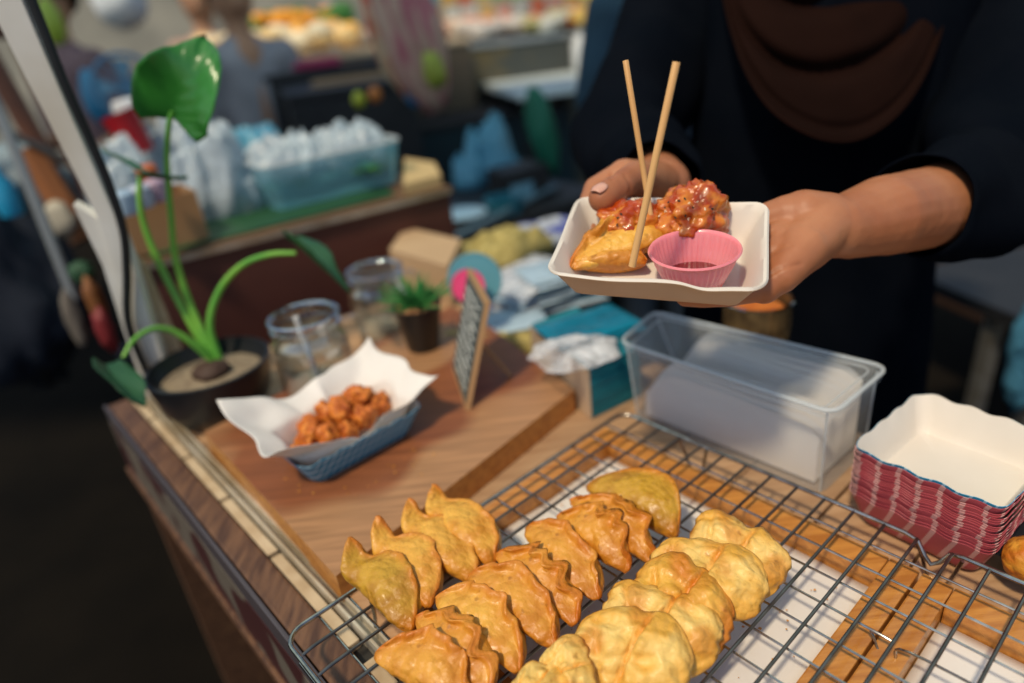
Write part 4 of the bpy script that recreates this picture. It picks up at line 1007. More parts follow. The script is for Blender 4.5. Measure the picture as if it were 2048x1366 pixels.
V, F, br = dumpling_mesh(float(np.linalg.norm(B_ - A_)), .036, .034, 55, .004, .3, .0056, .002, .34)
o = mk('fried_dumpling', V, F, m_fryA, attrs={'brown': br}); x = Vector((B_ - A_).tolist()).normalized(); n_ = Vector((TR @ np.array([0, 0, 1.0])).tolist()); y = n_.cross(x).normalized(); z = x.cross(y)
c_ = Vector(((A_ + B_) / 2).tolist()) - n_ * .012
o.matrix_world = Matrix.Translation(c_) @ (Matrix((x, y, z)).transposed() @ Matrix.Rotation(-.42, 3, 'X')).to_4x4()
tag(o, 'wavy-seamed golden dumpling lying in the held tray behind the pink cup', 'dumpling')
A_ = on_tray(1235, 548, .010); B_ = on_tray(1325, 552, .012)
V, F, br = dumpling_mesh(.06, .024, .026, 57, .004, .3, .003, .002, .3); o = mk('fried_dumpling', V, F, m_fryB, attrs={'brown': br}); o.matrix_world = tray_frame(on_tray(1218, 545, .004), 0.15) @ Matrix.Rotation(-.9, 4, 'X')
tag(o, 'short browned dumpling under the skewer tip at the held tray\'s near wall', 'dumpling')
m_bamboo = mat('bamboo', (0.72, 0.42, 0.17), 0.45, col2=(0.60, 0.32, 0.11), vs=40, stretch=(1, 1, .06), bump=.1, bs=120)
for (a_, da, b_, db, r0_, r1_, lb) in (((1251, 121), .515, (1302, 436), .545, .0023, .0022, 'thinner bamboo skewer, leaning left, its foot behind the other one'), ((1353, 124), .440, (1264, 533), .492, .0026, .0026, 'bamboo skewer crossing in front, stuck into the dumpling')):
    P, Q = dep(*a_, da), dep(*b_, db)
    o = MB().tube([P, P * .998 + Q * .002, P * .5 + Q * .5, Q], [r0_ * .93, r0_, r0_, r1_], 14).build('bamboo_skewer', m_bamboo, None, True, sharp=60); tag(o, lb, 'skewer', 'bamboo skewers stuck into the snacks')

# ================================================================== VENDOR
per = thing('person', 'person in black dress and brown headscarf holding out a paper tray in both hands', 'person', (.45, .93, 0))
caps = []
def chain(pts, rs, squash=None):
    for (a_, b_, ra, rb) in zip(pts[:-1], pts[1:], rs[:-1], rs[1:]):
        caps.append((a_, ra, b_, rb) + (squash or ()))
# --- person's left hand and forearm (right side of the photo)
W = tw(.135, .083, -.004)
chain([(.59, 1.0, 1.24), dep(2012, 130, .865), dep(1975, 365, .745), dep(1856, 416, .645), dep(1765, 432, .60), dep(1700, 450, .583), W], [.03, .042, .042, .0385, .035, .029, .026])
M4 = [(.088, .050, .000, .0155), (.086, .034, -.004, .0155), (.084, .016, -.009, .0150), (.080, .001, -.012, .0135)]
for (x_, y_, z_, r_) in M4: chain([W * .8 + tw(.10, .06, -.004) * .2, tw(x_, y_, z_)], [.022, r_])
chain([tw(.126, .076, .002), tw(.106, .040, .000)], [.023, .0205])       # heel of the hand
chain([tw(.108, .040, .002), tw(.092, .010, -.006)], [.019, .0145])
chain([tw(.128, .084, .004), tw(.108, .078, .010), tw(.094, .076, .010), tw(.076, .074, .006), tw(.050, .070, .004)], [.021, .0205, .0165, .0125, .0105])   # thumb along the back wall
FG = [[(.088, .050, 0), (.058, .044, -.011), (.034, .038, -.0100), (.014, .034, -.0098)], [(.086, .034, -.004), (.054, .024, -.0110), (.026, .018, -.0100), (.003, .015, -.0098)],
      [(.084, .016, -.009), (.054, .004, -.0115), (.028, -.003, -.0100), (.008, -.006, -.0098)], [(.080, .001, -.012), (.056, -.014, -.0115), (.038, -.021, -.0095), (.022, -.024, -.0090)]]
for f_i, rf in zip(FG, (.0095, .0098, .0094, .0085)): chain([tw(*v) for v in f_i], [rf * 1.3, rf * 1.05, rf, rf * .88])
# --- person's right hand and forearm (left side of the photo)
Wr = dep(1328, 372, .69)
chain([(.38, 1.03, 1.24), dep(1345, 60, .985), dep(1255, 268, .885), dep(1290, 338, .80), Wr], [.03, .035, .038, .034, .027])
MR = [(dep(1248, 352, .635), .0160), (dep(1268, 362, .652), .0155), (dep(1288, 378, .668), .0145), (dep(1306, 395, .68), .013)]
for P_, r_ in MR: chain([Wr, P_], [.024, r_])
chain([dep(1318, 366, .672), dep(1272, 356, .615), dep(1238, 374, .582), dep(1204, 397, .566)], [.020, .0150, .0125, .0118])
chain([MR[0][0], dep(1192, 378, .628), dep(1174, 428, .605), tw(-.058, .032, -.012), tw(-.040, .024, -.0100)], [.0150, .0115, .0105, .0098, .0088])
chain([MR[1][0], dep(1228, 402, .648), tw(-.056, .056, -.010), tw(-.030, .030, -.0100)], [.0145, .0108, .0098, .0088])
chain([MR[2][0], dep(1262, 422, .658), tw(-.036, .058, -.013), tw(-.012, .034, -.0100)], [.0135, .0105, .0096, .0086])
chain([MR[3][0], dep(1294, 436, .664), tw(-.010, .060, -.014), tw(.004, .038, -.0100)], [.0125, .0098, .0088, .0080])
# --- trunk, neck, head under the clothes
chain([(.59, 1.0, 1.24), (.48, 1.0, 1.24), (.38, 1.03, 1.24)], [.03, .05, .03])
chain([(.46, .94, .30), (.46, .94, .95), (.48, .98, 1.28), (.50, 1.00, 1.40)], [.05, .06, .05, .05])
chain([(.50, 1.00, 1.42), (.505, 1.0, 1.53)], [.062, .083])
chain([(.505, .99, 1.47), (.495, .96, 1.45)], [.05, .03])
chain([(.492, .918, 1.505), (.488, .905, 1.478)], [.008, .013])
_cr = [spline([dep(*v) for v in c], 5) for c in ([(1528, 488, .535), (1545, 462, .535), (1575, 444, .535), (1602, 438, .538)], [(1524, 520, .53), (1552, 500, .53), (1580, 492, .532)], [(1530, 556, .53), (1560, 538, .532), (1600, 528, .54)], [(1250, 350, .60), (1262, 372, .59), (1258, 392, .59)], [(1225, 345, .61), (1222, 362, .60)])]
_crp = np.array([p for c in _cr for p in c])
def _crease(x, y, z):
    d = .0004 * nz(x * 90, y * 90, z * 90) + .0003 * nz(x * 40, y * 40, z * 40)
    if z > 1.06 and y < .66:
        P = np.array([x, y, z]) - CAM; k = P @ FW
        Q = _crp - CAM; kq = Q @ FW
        e = np.hypot((Q @ RT) / kq - (P @ RT) / k, (Q @ UP) / kq - (P @ UP) / k) * k
        i = int(e.argmin())
        if e[i] < .005 and abs(kq[i] - k) < .035: d -= .0013 * math.exp(-(e[i] / .0016) ** 2)
    return d
body = blobs('body', caps, 0.0020, m_skin, per, 8, None, _crease)
def nail(P, n, axis, w_, l_):
    n = n / np.linalg.norm(n); axis = axis - n * (axis @ n); axis = axis / np.linalg.norm(axis); sd = np.cross(axis, n); V = []; N_ = 9
    for i in range(N_):
        for j in range(N_):
            u = -1 + 2 * i / (N_ - 1); v = -1 + 2 * j / (N_ - 1); k = math.sqrt(1 - .45 * v * v * u * u - .2 * max(0, v) ** 2)
            V.append(P + axis * v * l_ / 2 * (1 - .12 * u * u) + sd * u * w_ / 2 * k - n * (u * u * w_ * .16 + v * v * .0006))
    o = mk('nail', V, grid_faces(N_, N_), m_nail, per, world=True); o.modifiers.new('t', 'SOLIDIFY').thickness = .0004
th_t, th_i = dep(1204, 397, .566), dep(1238, 374, .582)
_nn = UP * .72 - RT * .22 - FW * .62; _nn /= np.linalg.norm(_nn)
nail(th_t + _nn * .0121 + (th_t - th_i) * .06, _nn, th_t - th_i, .0130, .0135)
# --- dress
dress = []
_c2 = caps; caps = dress
sq = ((.15, 1, 0), .52)
chain([(.47, .965, 1.27), (.462, .95, 1.12), (.452, .945, .95), (.45, .945, .60), (.45, .945, .12)], [.165, .178, .172, .195, .22], sq)
chain([dep(1990, -60, .97), (.48, .985, 1.30), dep(1400, -90, 1.04)], [.070, .075, .070])
caps = _c2
blobs('dress', dress, 0.006, m_cloth, per, 10, None, lambda x, y, z: .007 * nz(x * 9, y * 9, z * 3.0) + .004 * (1 - abs(nz(x * 14, y * 14, z * 5)) * 2))
def sleeve(name, pts, rs, seed):
    P = spline(pts, 10); n = len(P); V = []; SG = 56; nr = None
    R = np.interp(np.linspace(0, 1, n), np.linspace(0, 1, len(rs)), rs)
    for i in range(n):
        a_, b_ = P[max(0, i - 1)], P[min(n - 1, i + 1)]; t = Vector((b_ - a_).tolist()).normalized()
        if nr is None: nr = t.orthogonal().normalized()
        nr = (nr - t * nr.dot(t)).normalized(); bi = t.cross(nr)
        for k in range(SG):
            an = 2 * PI * k / SG; f = i / (n - 1)
            r_ = R[i] * (1 + .07 * math.sin(an * 3 + f * 9 + seed) * sstep(0, .2, f) + .05 * math.sin(f * 34 + math.sin(an + seed) * 2.6) + .08 * nz(math.cos(an) * 1.5, math.sin(an) * 1.5, f * 9 + seed))
            V.append(Vector(P[i].tolist()) + (nr * math.cos(an) + bi * math.sin(an)) * r_)
    o = mk(name, [tuple(v) for v in V], grid_faces(n, SG, True), m_cloth, per, world=True); md = o.modifiers.new('t', 'SOLIDIFY'); md.thickness = .0022; md.offset = -1
    return o
sleeve('sleeve', [dep(2020, -140, .99), dep(2015, 130, .86), dep(1985, 360, .755), dep(1925, 400, .69), dep(1836, 412, .638)], [.085, .078, .070, .062, .0475], 1)
sleeve('sleeve', [dep(1420, -160, 1.07), dep(1330, 80, .98), dep(1252, 262, .89), dep(1288, 338, .80), dep(1322, 366, .715)], [.080, .074, .068, .056, .044], 5)
# --- headscarf: chest drape with U-shaped folds
hem = [(1436, -60), (1462, 60), (1500, 160), (1560, 235), (1650, 280), (1735, 272), (1815, 205), (1872, 95), (1905, -40)]
hp = [np.array([x, y, 0.0]) for x, y in hem]; hs = spline(hp, 8); NT = len(hs); NSs = 90; V = []
for i in range(NT):
    t = -1 + 2 * i / (NT - 1); hx, hy = hs[i][:2]
    for j in range(NSs):
        s = j / (NSs - 1)
        x = (1690 + t * 165) * (1 - s) + hx * s; y = -330 * (1 - s) + hy * s
        x += 12 * math.sin(s * 5) * (1 - s)
        D = (.865 + .06 * t * t) * (1 - s) + (.768 + .07 * t * t) * s - .020 * math.sin(PI * s) * (1 - .4 * t * t)
        ph = 7.6 * s + .9 * t + 1.3 * (1 - t * t) * (s - .5) + .5 * nz(t * 1.5, s * 2, 3)
        f1 = (1 - abs(math.sin(ph * 1.5))) ** 2.2
        env = sstep(0.0, .15, s) * sstep(.97, .80, s) * (0.35 + .65 * sstep(1.0, .25, abs(t + .1)))
        D += .026 * f1 * env + .003 * nz(t * 4, s * 9, 8)
        D += .006 * (1 if False else math.exp(-((s - .955) / .012) ** 2))
        V.append(dep(x, y, D))
hj = thing if False else None
o = mk('headscarf', V, grid_faces(NT, NSs), m_hijab, per, world=True); md = o.modifiers.new('t', 'SOLIDIFY'); md.thickness = .002; md.offset = -1
MB().tube([V[i * NSs + NSs - 1] for i in range(NT)], .0017, 8).build('headscarf_hem', m_hijab, o, True).location = -Vector(wloc(per))
hood = []; _c2 = caps; caps = hood
chain([(.505, 1.03, 1.53), (.50, 1.04, 1.42), (.49, 1.02, 1.34)], [.098, .085, .105]); caps = _c2
blobs('headscarf_hood', hood, 0.006, m_hijab, per, 8, None, lambda x, y, z: .004 * (1 - abs(nz(x * 12, y * 12, z * 9)) * 2))
for sx_ in (-.09, .09):
    MB().box((.45 + sx_, .90, .04), (.09, .24, .07), 0, .02).build('shoe', m_black, per, world=True)

# ================================================================== NEIGHBOUR STALL BEHIND THE PLANTS
def V3(v): return Vector([float(t) for t in v])
ZS = 1.0
s1, s2 = at(300, 522, ZS), at(897, 374, ZS); sdir = (s2 - s1) / np.linalg.norm(s2 - s1); sback = np.array([-sdir[1], sdir[0], 0])
st = thing('neighbour_stand', 'dark maroon stand of the next stall behind the jars and tall plant', 'market stand', (s1[0], s1[1], 0))
fl = [s1 - sdir * .03, s2, s2 + sback * .55 - sdir * .02, s1 - sdir * .03 + sback * .55]
MB().prism([tuple(v[:2]) for v in fl], 0, ZS - .012).build('stand_body', m_dkpaint, st, world=True)
e_ = [fl[0] - sback * .006, fl[1] - sback * .006 + sdir * .006, fl[2] + sdir * .006, fl[3]]
MB().prism([tuple(v[:2]) for v in e_], ZS - .0115, ZS).build('top_board', mat('worn ply top', (0.14, 0.075, 0.035), 0.6, col2=(0.09, 0.05, 0.025), vs=9), st, world=True)
MB().tube([fl[0] - sback * .009 + np.array([0, 0, ZS - .006]) * 1, fl[1] - sback * .009 + np.array([0, 0, ZS - .006])], .0045, 6) 
MB().box((fl[0] + fl[1]) / 2 - sback * .0075 + np.array([0, 0, -.007]), (float(np.linalg.norm(fl[1] - fl[0])), .002, .009), math.atan2(sdir[1], sdir[0])).build('metal_edging', m_alu, st, world=True)
def onst(px, py, z=ZS): return at(px, py, z)
m_bleaf = mat('banana leaf', (0.018, 0.085, 0.028), 0.5, col2=(0.010, 0.05, 0.02), vs=3, stretch=(1, 14, 1), bump=.3, bs=40)
lf = [onst(296, 518), onst(640, 430), onst(790, 392), onst(735, 350), onst(560, 330), onst(300, 400)]
tag(MB().prism([tuple(v[:2]) for v in lf], ZS + .001, ZS + .004).build('banana_leaf', m_bleaf), 'dark green banana leaf spread over the next stall\'s top', 'leaf')
m_card = mat('brown cardboard', (0.36, 0.20, 0.09), 0.8, col2=(0.30, 0.165, 0.075), vs=6)
cbp = onst(350, 498); bx = thing('cardboard_box', 'open brown cardboard box behind the tall stems on the next stall', 'cardboard box', cbp)
rz = math.atan2(sdir[1], sdir[0]) + .1
Rz = Matrix.Rotation(rz, 3, 'Z')
for (cx, cy, dx, dy, h0) in ((0, 0, .118, .003, .082), (0, .10, .118, .003, .082), (-.058, .05, .003, .097, .082), (.058, .05, .003, .097, .082)):
    v = Rz @ Vector((cx, cy, h0 / 2 + .004)); MB().box(v, (dx, dy, h0), rz).build('side', m_card, bx)
v = Rz @ Vector((0, .05, .006)); MB().box(v, (.112, .094, .003), rz).build('bottom', m_card, bx)
tag(MB().prism([tuple(onst(x, y)[:2]) for x, y in ((810, 392), (885, 372), (872, 345), (812, 335))], ZS + .0005, ZS + .022).build('flat_carton', mat('tan carton', (0.50, 0.36, 0.17), 0.8)), 'flat tan carton at the right end of the next stall under the clear tub', 'carton')
# tub
m_tub = frosted('blue translucent tub', (0.70, 0.90, 0.97), (0.20, 0.46, 0.56), .45, .2)
ta, tb = onst(560, 428), onst(800, 368); td = (tb - ta) / np.linalg.norm(tb - ta); tbk = np.array([-td[1], td[0], 0]); Lt = float(np.linalg.norm(tb - ta))
tq = [ta, tb, tb + tbk * .20, ta + tbk * .20]; tq = [np.array([v[0], v[1], ZS + .005]) for v in tq]
tub = thing('clear_tub', 'open translucent blue plastic tub filled with bagged greens on the next stall', 'plastic tub', (ta + tb) / 2)
lo = rounded_quad(tq, .025); hi = rounded_quad(scale_ring(tq, 1.12, .085), .03)
V, F = loft([lo, hi], True, False); mk('tub_wall', V, F, m_tub, tub, True, True, sharp=50)
MB().tube(hi, .004, 8, True).build('tub_rim', m_boxe, tub, True, True)
m_bagw = frosted('white carrier plastic', (0.85, 0.93, 1.0), (0.44, 0.52, 0.58), .78, .22, .8, 22, facv=.15)
m_bagb = frosted('blue white plastic', (0.6, 0.85, 1.0), (0.16, 0.46, 0.62), .85, .2, .8, 22)
def bagat(name, p, sx_, sy_, h, m, seed, rot, label, cat='plastic bag'):
    return tag(sheetbag(name, p, sx_, sy_, h, m, seed, rot, .45), label, cat)
ctub = (ta + tb) / 2 + tbk * .10
bagat('bagged_greens', (ctub[0] - .06, ctub[1] - .02, ZS + .045), .17, .17, .066, m_bagw, 31, .5, 'pale crumpled bag bulging from the left half of the blue tub')
bagat('bagged_greens', (ctub[0] + .06, ctub[1] + .05, ZS + .045), .16, .16, .074, m_bagw, 32, .2, 'pale crumpled bag bulging from the right half of the blue tub')
m_grn = mat('leafy green', (0.05, 0.20, 0.035), .6, col2=(0.02, 0.10, 0.02), vs=40)
for k, (x, y, lb) in enumerate(((600, 370, 'sprig of green herbs among the bags at the left of the blue tub'), (735, 345, 'sprig of green herbs near the right rim of the blue tub'))):
    g_ = MB(); c_ = dep(x, y, 1.36)
    for q_ in range(26):
        a = rng.uniform(0, 6.28); e2_ = rng.uniform(0, .5); d = np.array([math.cos(a) * math.cos(e2_), math.sin(a) * math.cos(e2_), math.sin(e2_)]); L2 = rng.uniform(.02, .05)
        sd = np.cross(d, [0, 0, 1.0]); g_.add([c_, c_ + d * L2 * .5 + sd * .008, c_ + d * L2, c_ + d * L2 * .5 - sd * .008], [(0, 1, 2, 3)])
    tag(g_.build('herbs', m_grn), lb, 'herbs')
bagat('carrier_bag', onst(450, 425), .17, .14, .135, m_bagw, 33, .4, 'bulky white carrier bag standing between cardboard box and blue tub')
bagat('carrier_bag', onst(395, 372), .20, .15, .150, m_bagw, 34, 1.0, 'tall white carrier bag behind the cardboard box')
bagat('carrier_bag', onst(262, 425), .13, .13, .120, m_bagw, 35, 1.4, 'white carrier bag between the white post and the dark leaf')
bagat('carrier_bag', onst(520, 335), .16, .12, .09, m_bagb, 36, .2, 'bluish plastic bag behind the left end of the blue tub')
for k, (x, y, D, col, lb) in enumerate(((248, 405, 1.02, (0.35, 0.48, 0.62), 'pale blue bottle cap shape beside the cardboard box'), (282, 392, 1.05, (0.40, 0.46, 0.56), 'greyish round jar lid behind the nearest pale blue cap'), (312, 380, 1.08, (0.42, 0.30, 0.40), 'mauve round pot at the cardboard box\'s back corner'), (296, 350, 1.12, (0.50, 0.12, 0.03), 'orange-red small pot behind the left stem'))):
    c_ = dep(x, y, D); tag(MB().lathe([(0, -.018), (.014, -.018), (.0165, -.01), (.0165, .012), (.013, .016), (0, .017)], tuple(c_), 20).build('small_pot', mat('small pot %d' % k, col, .4), None, True), lb, 'small pot', 'small pots by the cardboard box')
rcq = dep(270, 262, 1.45); MBr = MB().lathe([(0, 0), (.028, 0), (.036, .085), (.037, .088), (.034, .088), (.027, .006), (0, .006)], seg=28)
o = MBr.build('red_cup', mat('red plastic', (0.42, 0.012, 0.02), .35), None, True); o.location = V3(rcq) - Vector((0, 0, .045)); o.rotation_euler = (0.05, -.25, 0); tag(o, 'dark red plastic beaker among the white bags behind the post', 'cup')
o = MB().lathe([(.010, -.02), (.034, -.016), (.038, 0), (.034, .016), (.01, .02)], seg=24).build('white_plastic_disc', mat('white plastic', (0.62, 0.64, 0.66), .4), None, True); o.location = V3(dep(262, 215, 1.5)); tag(o, 'white round lid above the red beaker', 'lid')

# ---- blue fan
fn = thing('table_fan', 'blue round fan with wire guard, behind the arum leaf', 'fan', (0, 0, 0)); fc = dep(255, 172, 1.9)
m_fan = mat('fan blue plastic', (0.10, 0.22, 0.34), .4); fm = Matrix.Translation(V3(fc)) @ Matrix.Rotation(1.35, 4, 'X') @ Matrix.Rotation(.5, 4, 'Y'); fn.matrix_world = fm
MB().tube([(.085 * math.cos(k * PI / 16), .085 * math.sin(k * PI / 16), 0) for k in range(32)], .006, 8, True).build('guard_ring', m_fan, fn, True)
for k in range(20):
    a = k * PI / 10; MB().tube([(.02 * math.cos(a), .02 * math.sin(a), .022), (.06 * math.cos(a), .06 * math.sin(a), .016), (.085 * math.cos(a), .085 * math.sin(a), 0)], .0018, 5).build('guard_wire', m_fan, fn, True)
MB().lathe([(0, .012), (.022, .012), (.024, -.03), (0, -.05)], seg=20).build('motor_hub', m_fan, fn, True)
for k in range(4):
    a = k * PI / 2; MB().add([(.015 * math.cos(a), .015 * math.sin(a), 0), (.07 * math.cos(a - .3), .07 * math.sin(a - .3), -.01), (.075 * math.cos(a + .35), .075 * math.sin(a + .35), .008), (.03 * math.cos(a + .5), .03 * math.sin(a + .5), .006)], [(0, 1, 2, 3)]).build('fan_blade', mat('fan blade', (0.16, 0.32, 0.44), .35) if k == 0 else MATS['fan blade'], fn)
MB().tube([(0, -.05, -.03), (0, -.16, -.03), (0, -.28, -.03)], .010, 8).build('neck', m_fan, fn, True)

# ================================================================== MARKET BEHIND
def box_thing(name, px, py, z, D_, W_, dpt, h, rot, m, label, cat, topm=None, legs=False, bottom=0.0):
    if D_: z = float(dep(px, py, D_)[2])
    """table or cabinet whose top front-left corner is seen at the given spot, top at height z"""
    a = at(px, py, z); d = np.array([math.cos(rot), math.sin(rot), 0]); b = np.array([-math.sin(rot), math.cos(rot), 0]); c = a + d * W_ / 2 + b * dpt / 2
    t = thing(name, label, cat, (c[0], c[1], 0))
    MB().box((c[0], c[1], z - .0125), (W_ + .02, dpt + .02, .025), rot, .004).build('top_board', topm or m, t, world=True)
    if legs:
        for sx_ in (-1, 1):
            for sy_ in (-1, 1):
                q_ = c + d * sx_ * (W_ / 2 - .03) + b * sy_ * (dpt / 2 - .03); MB().box((q_[0], q_[1], (z - .026) / 2), (.035, .035, z - .026), rot).build('leg', m, t, world=True)
    else:
        MB().box((c[0], c[1], (z - .026 + bottom) / 2), (W_, dpt, z - .026 - bottom), rot).build('body', m, t, world=True)
    return c, d, b
m_tealp = mat('dark teal panel', (0.006, 0.030, 0.042), .55, col2=(0.004, 0.018, 0.028), vs=3)
m_char = mat('charcoal metal', (0.022, 0.022, 0.024), .5, col2=(0.012, 0.012, 0.014), vs=6)
m_wht = mat('white laminate', (0.70, 0.78, 0.78), .3)
m_wood2 = mat('light wooden lid', (0.38, 0.24, 0.13), .5)
box_thing('teal_cabinet', 800, 262, .86, 0, .85, .5, .86, .35, m_tealp, 'dark teal cabinet between the neighbour stall and the white table', 'cabinet', m_char)
box_thing('low_black_table', 893, 478, .74, 0, .62, .42, .74, .62, m_char, 'low black table with raised rim holding teal kitchen things, left of the hand', 'table', m_char)
lt0, lt1, lt2, lt3 = at(893, 478, .742), at(1105, 380, .742), at(1060, 330, .742), at(880, 395, .742)
MB_ = MB().tube([at(893, 482, .765), at(1112, 372, .765)], .008, 6)
tag(MB_.build('steel_rail', mat('blue-grey steel', (0.16, 0.26, 0.32), .4, metal=.5), None, True), 'bluish steel rail along the front of the low black table', 'rail')
bagat('blue_bag', at(985, 362, .742), .20, .16, .17, m_bagb, 41, .3, 'crumpled light blue bag on the low black table in front of the teal cabinet')
bagat('blue_bag', at(945, 372, .742), .14, .12, .11, m_bagb, 42, 1.1, 'smaller light blue bag at the left on the low black table')
o = MB().box((0, 0, .05), (.17, .12, .10), .5, .01).build('black_caddy', m_char, None); o.location = V3(at(1040, 392, .742)); tag(o, 'black caddy standing right of the blue bags on the low table', 'caddy')
o = MB().box((0, 0, .05), (.08, .004, .05), .5, .001).build('blue_label', mat('pale blue card', (0.16, 0.34, 0.44), .5), None); o.location = V3(at(1048, 415, .742)); tag(o, 'pale blue card leaning on the black caddy', 'card')
o = MB().lathe([(0, 0), (.05, 0), (.075, .02), (.078, .022), (.07, .02), (0, .006)], seg=32).build('pale_dish', mat('pale blue dish', (0.42, 0.60, 0.70), .3), None, True); o.location = V3(at(925, 440, .742)); tag(o, 'pale blue dish at the near left corner of the low black table', 'dish')
o = MB().lathe([(0, 0), (.05, 0), (.06, .05), (.056, .05), (.046, .006), (0, .006)], seg=32).build('teal_bowl', mat('teal bowl', (0.02, 0.16, 0.22), .3), None, True); o.location = V3(at(1010, 425, .742)); tag(o, 'teal bowl in the middle of the low black table', 'bowl')
# white table with bottle
wc, wd2, wb2 = box_thing('white_table', 1040, 190, .95, 0, .50, .75, .95, .22, m_char, 'white topped table with black legs behind the teal cabinet', 'table', m_wht, legs=True)
bo = thing('white_bottle', 'white plastic bottle standing on the white topped table', 'bottle', at(1168, 140, .951))
MB().lathe([(0, 0), (.055, 0), (.06, .02), (.06, .14), (.035, .18)], seg=24).build('bottle_body', mat('white bottle plastic', (0.72, 0.74, 0.76), .35), bo, True)
MB().lathe([(.030, .175), (.030, .21), (0, .212)], seg=20).build('bottle_cap', mat('bottle cap', (0.60, 0.62, 0.64), .4), bo, True)
# black cooker with wooden top and magenta tray
kc, kd, kb = box_thing('black_cooker', 575, 190, .98, 2.45, .46, .42, .98, .30, m_char, 'black market cooker with a wooden strip on top, behind the blue tub', 'cooker', m_char)
MB().box(kc + kd * .03 + np.array([0, 0, .0115]), (.30, .07, .02), .30).build('wooden_strip', m_wood2, None); tag(bpy.data.objects['wooden_strip'], 'light wooden strip lying on the black cooker', 'board'); 
kc2, kd2, kb2 = box_thing('dark_counter', 528, 152, 1.05, 2.85, .62, .5, 1.05, .32, m_char, 'dark counter with a magenta tray behind the black cooker', 'counter', m_char)
tag(MB().box(kc2 + np.array([-.12, -.1, .018]), (.34, .24, .03), .32, .006).build('magenta_tray', mat('magenta plastic', (0.36, 0.01, 0.085), .4)), 'magenta plastic tray on the dark counter', 'tray')
for k, (x, y, D, col, r_, lb) in enumerate(((718, 200, 2.0, (0.42, 0.44, 0.03), .020, 'yellow-green round knob on the black cooker front'), (750, 190, 2.0, (0.50, 0.16, 0.03), .020, 'orange round knob on the black cooker front'), (830, 190, 2.1, (0.02, 0.16, 0.34), .030, 'blue round canister right of the black cooker'))):
    V, F, br = lump(r_, 90 + k, 3, .05, .02, (1, 1, 1.2)); o = mk('round_knob' if k < 2 else 'blue_canister', V, F, mat('knob %d' % k, col, .4)); o.location = V3(dep(x, y, D)); tag(o, lb, 'knob' if k < 2 else 'canister')
# grey jug
jg = thing('grey_canister', 'large pale grey water canister on a navy stand, top of the photo left of centre', 'canister', at(682, 135, 1.05))
MB().lathe([(0, .09), (.105, .09), (.11, .11), (.105, .30), (.07, .36), (.035, .38), (.035, .42), (0, .42)], seg=28).build('canister_body', mat('grey plastic', (0.40, 0.47, 0.53), .35), jg, True)
MB().lathe([(0, 0), (.115, 0), (.115, .088), (0, .088)], seg=28).build('canister_stand', mat('navy plastic', (0.008, 0.018, 0.045), .5), jg, True)

m_flesh = mat('far skin', (0.42, 0.22, 0.13), .6)
def bg_person(px, py, z, yaw, shirt, pants, label, hgt=1.62, hair=(0.01, 0.008, 0.007), lean=0.0):
    """standing shopper; px,py is where height z on the body's axis shows"""
    p = dep(px, py, z)
    p = np.array([p[0], p[1], 0.0]); t = thing('person', label, 'person', p, group='people in the market behind')
    s = hgt / 1.62; c = []; R = Matrix.Rotation(yaw, 3, 'Z')
    def P(x, y, z_): v = R @ Vector((x * s, y * s, z_ * s)); return np.array([p[0] + v.x, p[1] + v.y, v.z])
    c += [(P(0, 0, 1.50), .085 * s, P(0, -.01, 1.54), .092 * s), (P(0, 0, 1.30), .055 * s, P(0, 0, 1.48), .055 * s)]
    for sx_ in (-1, 1):
        c += [(P(.17 * sx_, 0, 1.28), .045, P(.23 * sx_, .02, 1.02), .040), (P(.23 * sx_, .02, 1.02), .038, P(.16 * sx_, -.18, .96), .028), (P(.16 * sx_, -.18, .96), .026, P(.14 * sx_, -.26, .97), .022), (P(.08 * sx_, 0, .88), .06, P(.09 * sx_, 0, .10), .045), (P(.09 * sx_, .0, .06), .04, P(.09 * sx_, -.13, .045), .035)]
    c += [(P(0, 0, .9), .10, P(0, 0, 1.28), .10), (P(-.15, 0, 1.28), .06, P(.15, 0, 1.28), .06), (P(0, -.085, 1.50), .018, P(0, -.09, 1.485), .02)]
    blobs('body', c, .016, m_flesh, t, 3)
    ms = mat('shirt ' + label[:18], shirt, .85, col2=tuple(v * .7 for v in shirt), vs=6); mpn = mat('trousers ' + label[:18], pants, .85)
    cs = [(P(0, 0, .86), .145 * s, P(0, 0, 1.24), .150 * s, R @ Vector((0, 1, 0)), .7), (P(-.15, 0, 1.27), .075 * s, P(.15, 0, 1.27), .075 * s)]
    for sx_ in (-1, 1): cs += [(P(.17 * sx_, 0, 1.28), .068 * s, P(.23 * sx_, .02, 1.02), .056 * s)]
    blobs('shirt', cs, .016, ms, t, 4)
    cp_ = [(P(0, 0, .80), .15 * s, P(0, 0, .90), .145 * s, R @ Vector((0, 1, 0)), .75)]
    for sx_ in (-1, 1): cp_ += [(P(.09 * sx_, 0, .06), .052, P(.09 * sx_, -.14, .052), .048), (P(.08 * sx_, 0, .82), .088 * s, P(.09 * sx_, 0, .12), .058 * s)]
    blobs('trousers', cp_, .016, mpn, t, 4)
    V, F, br = lump(.104 * s, 3, 3, .06, .02, (1, 1.05, 1)); o = mk('hair', [(v[0], v[1], v[2] if v[2] > -.02 or v[1] > .02 else -.02 + v[2] * .1) for v in V], F, mat('hair ' + label[:18], hair, .7), t); v = R @ Vector((0, .028, 1.555 * s)); o.location = v
    return t
bg_person(500, 150, 2.9, .6, (0.34, 0.33, 0.36), (0.03, 0.06, 0.11), 'shopper in a pale grey blouse and navy trousers beyond the arum leaf', 1.55)
bg_person(140, 150, 2.7, -.5, (0.22, 0.13, 0.14), (0.03, 0.03, 0.04), 'shopper in a mauve top just right of the white post', 1.6)
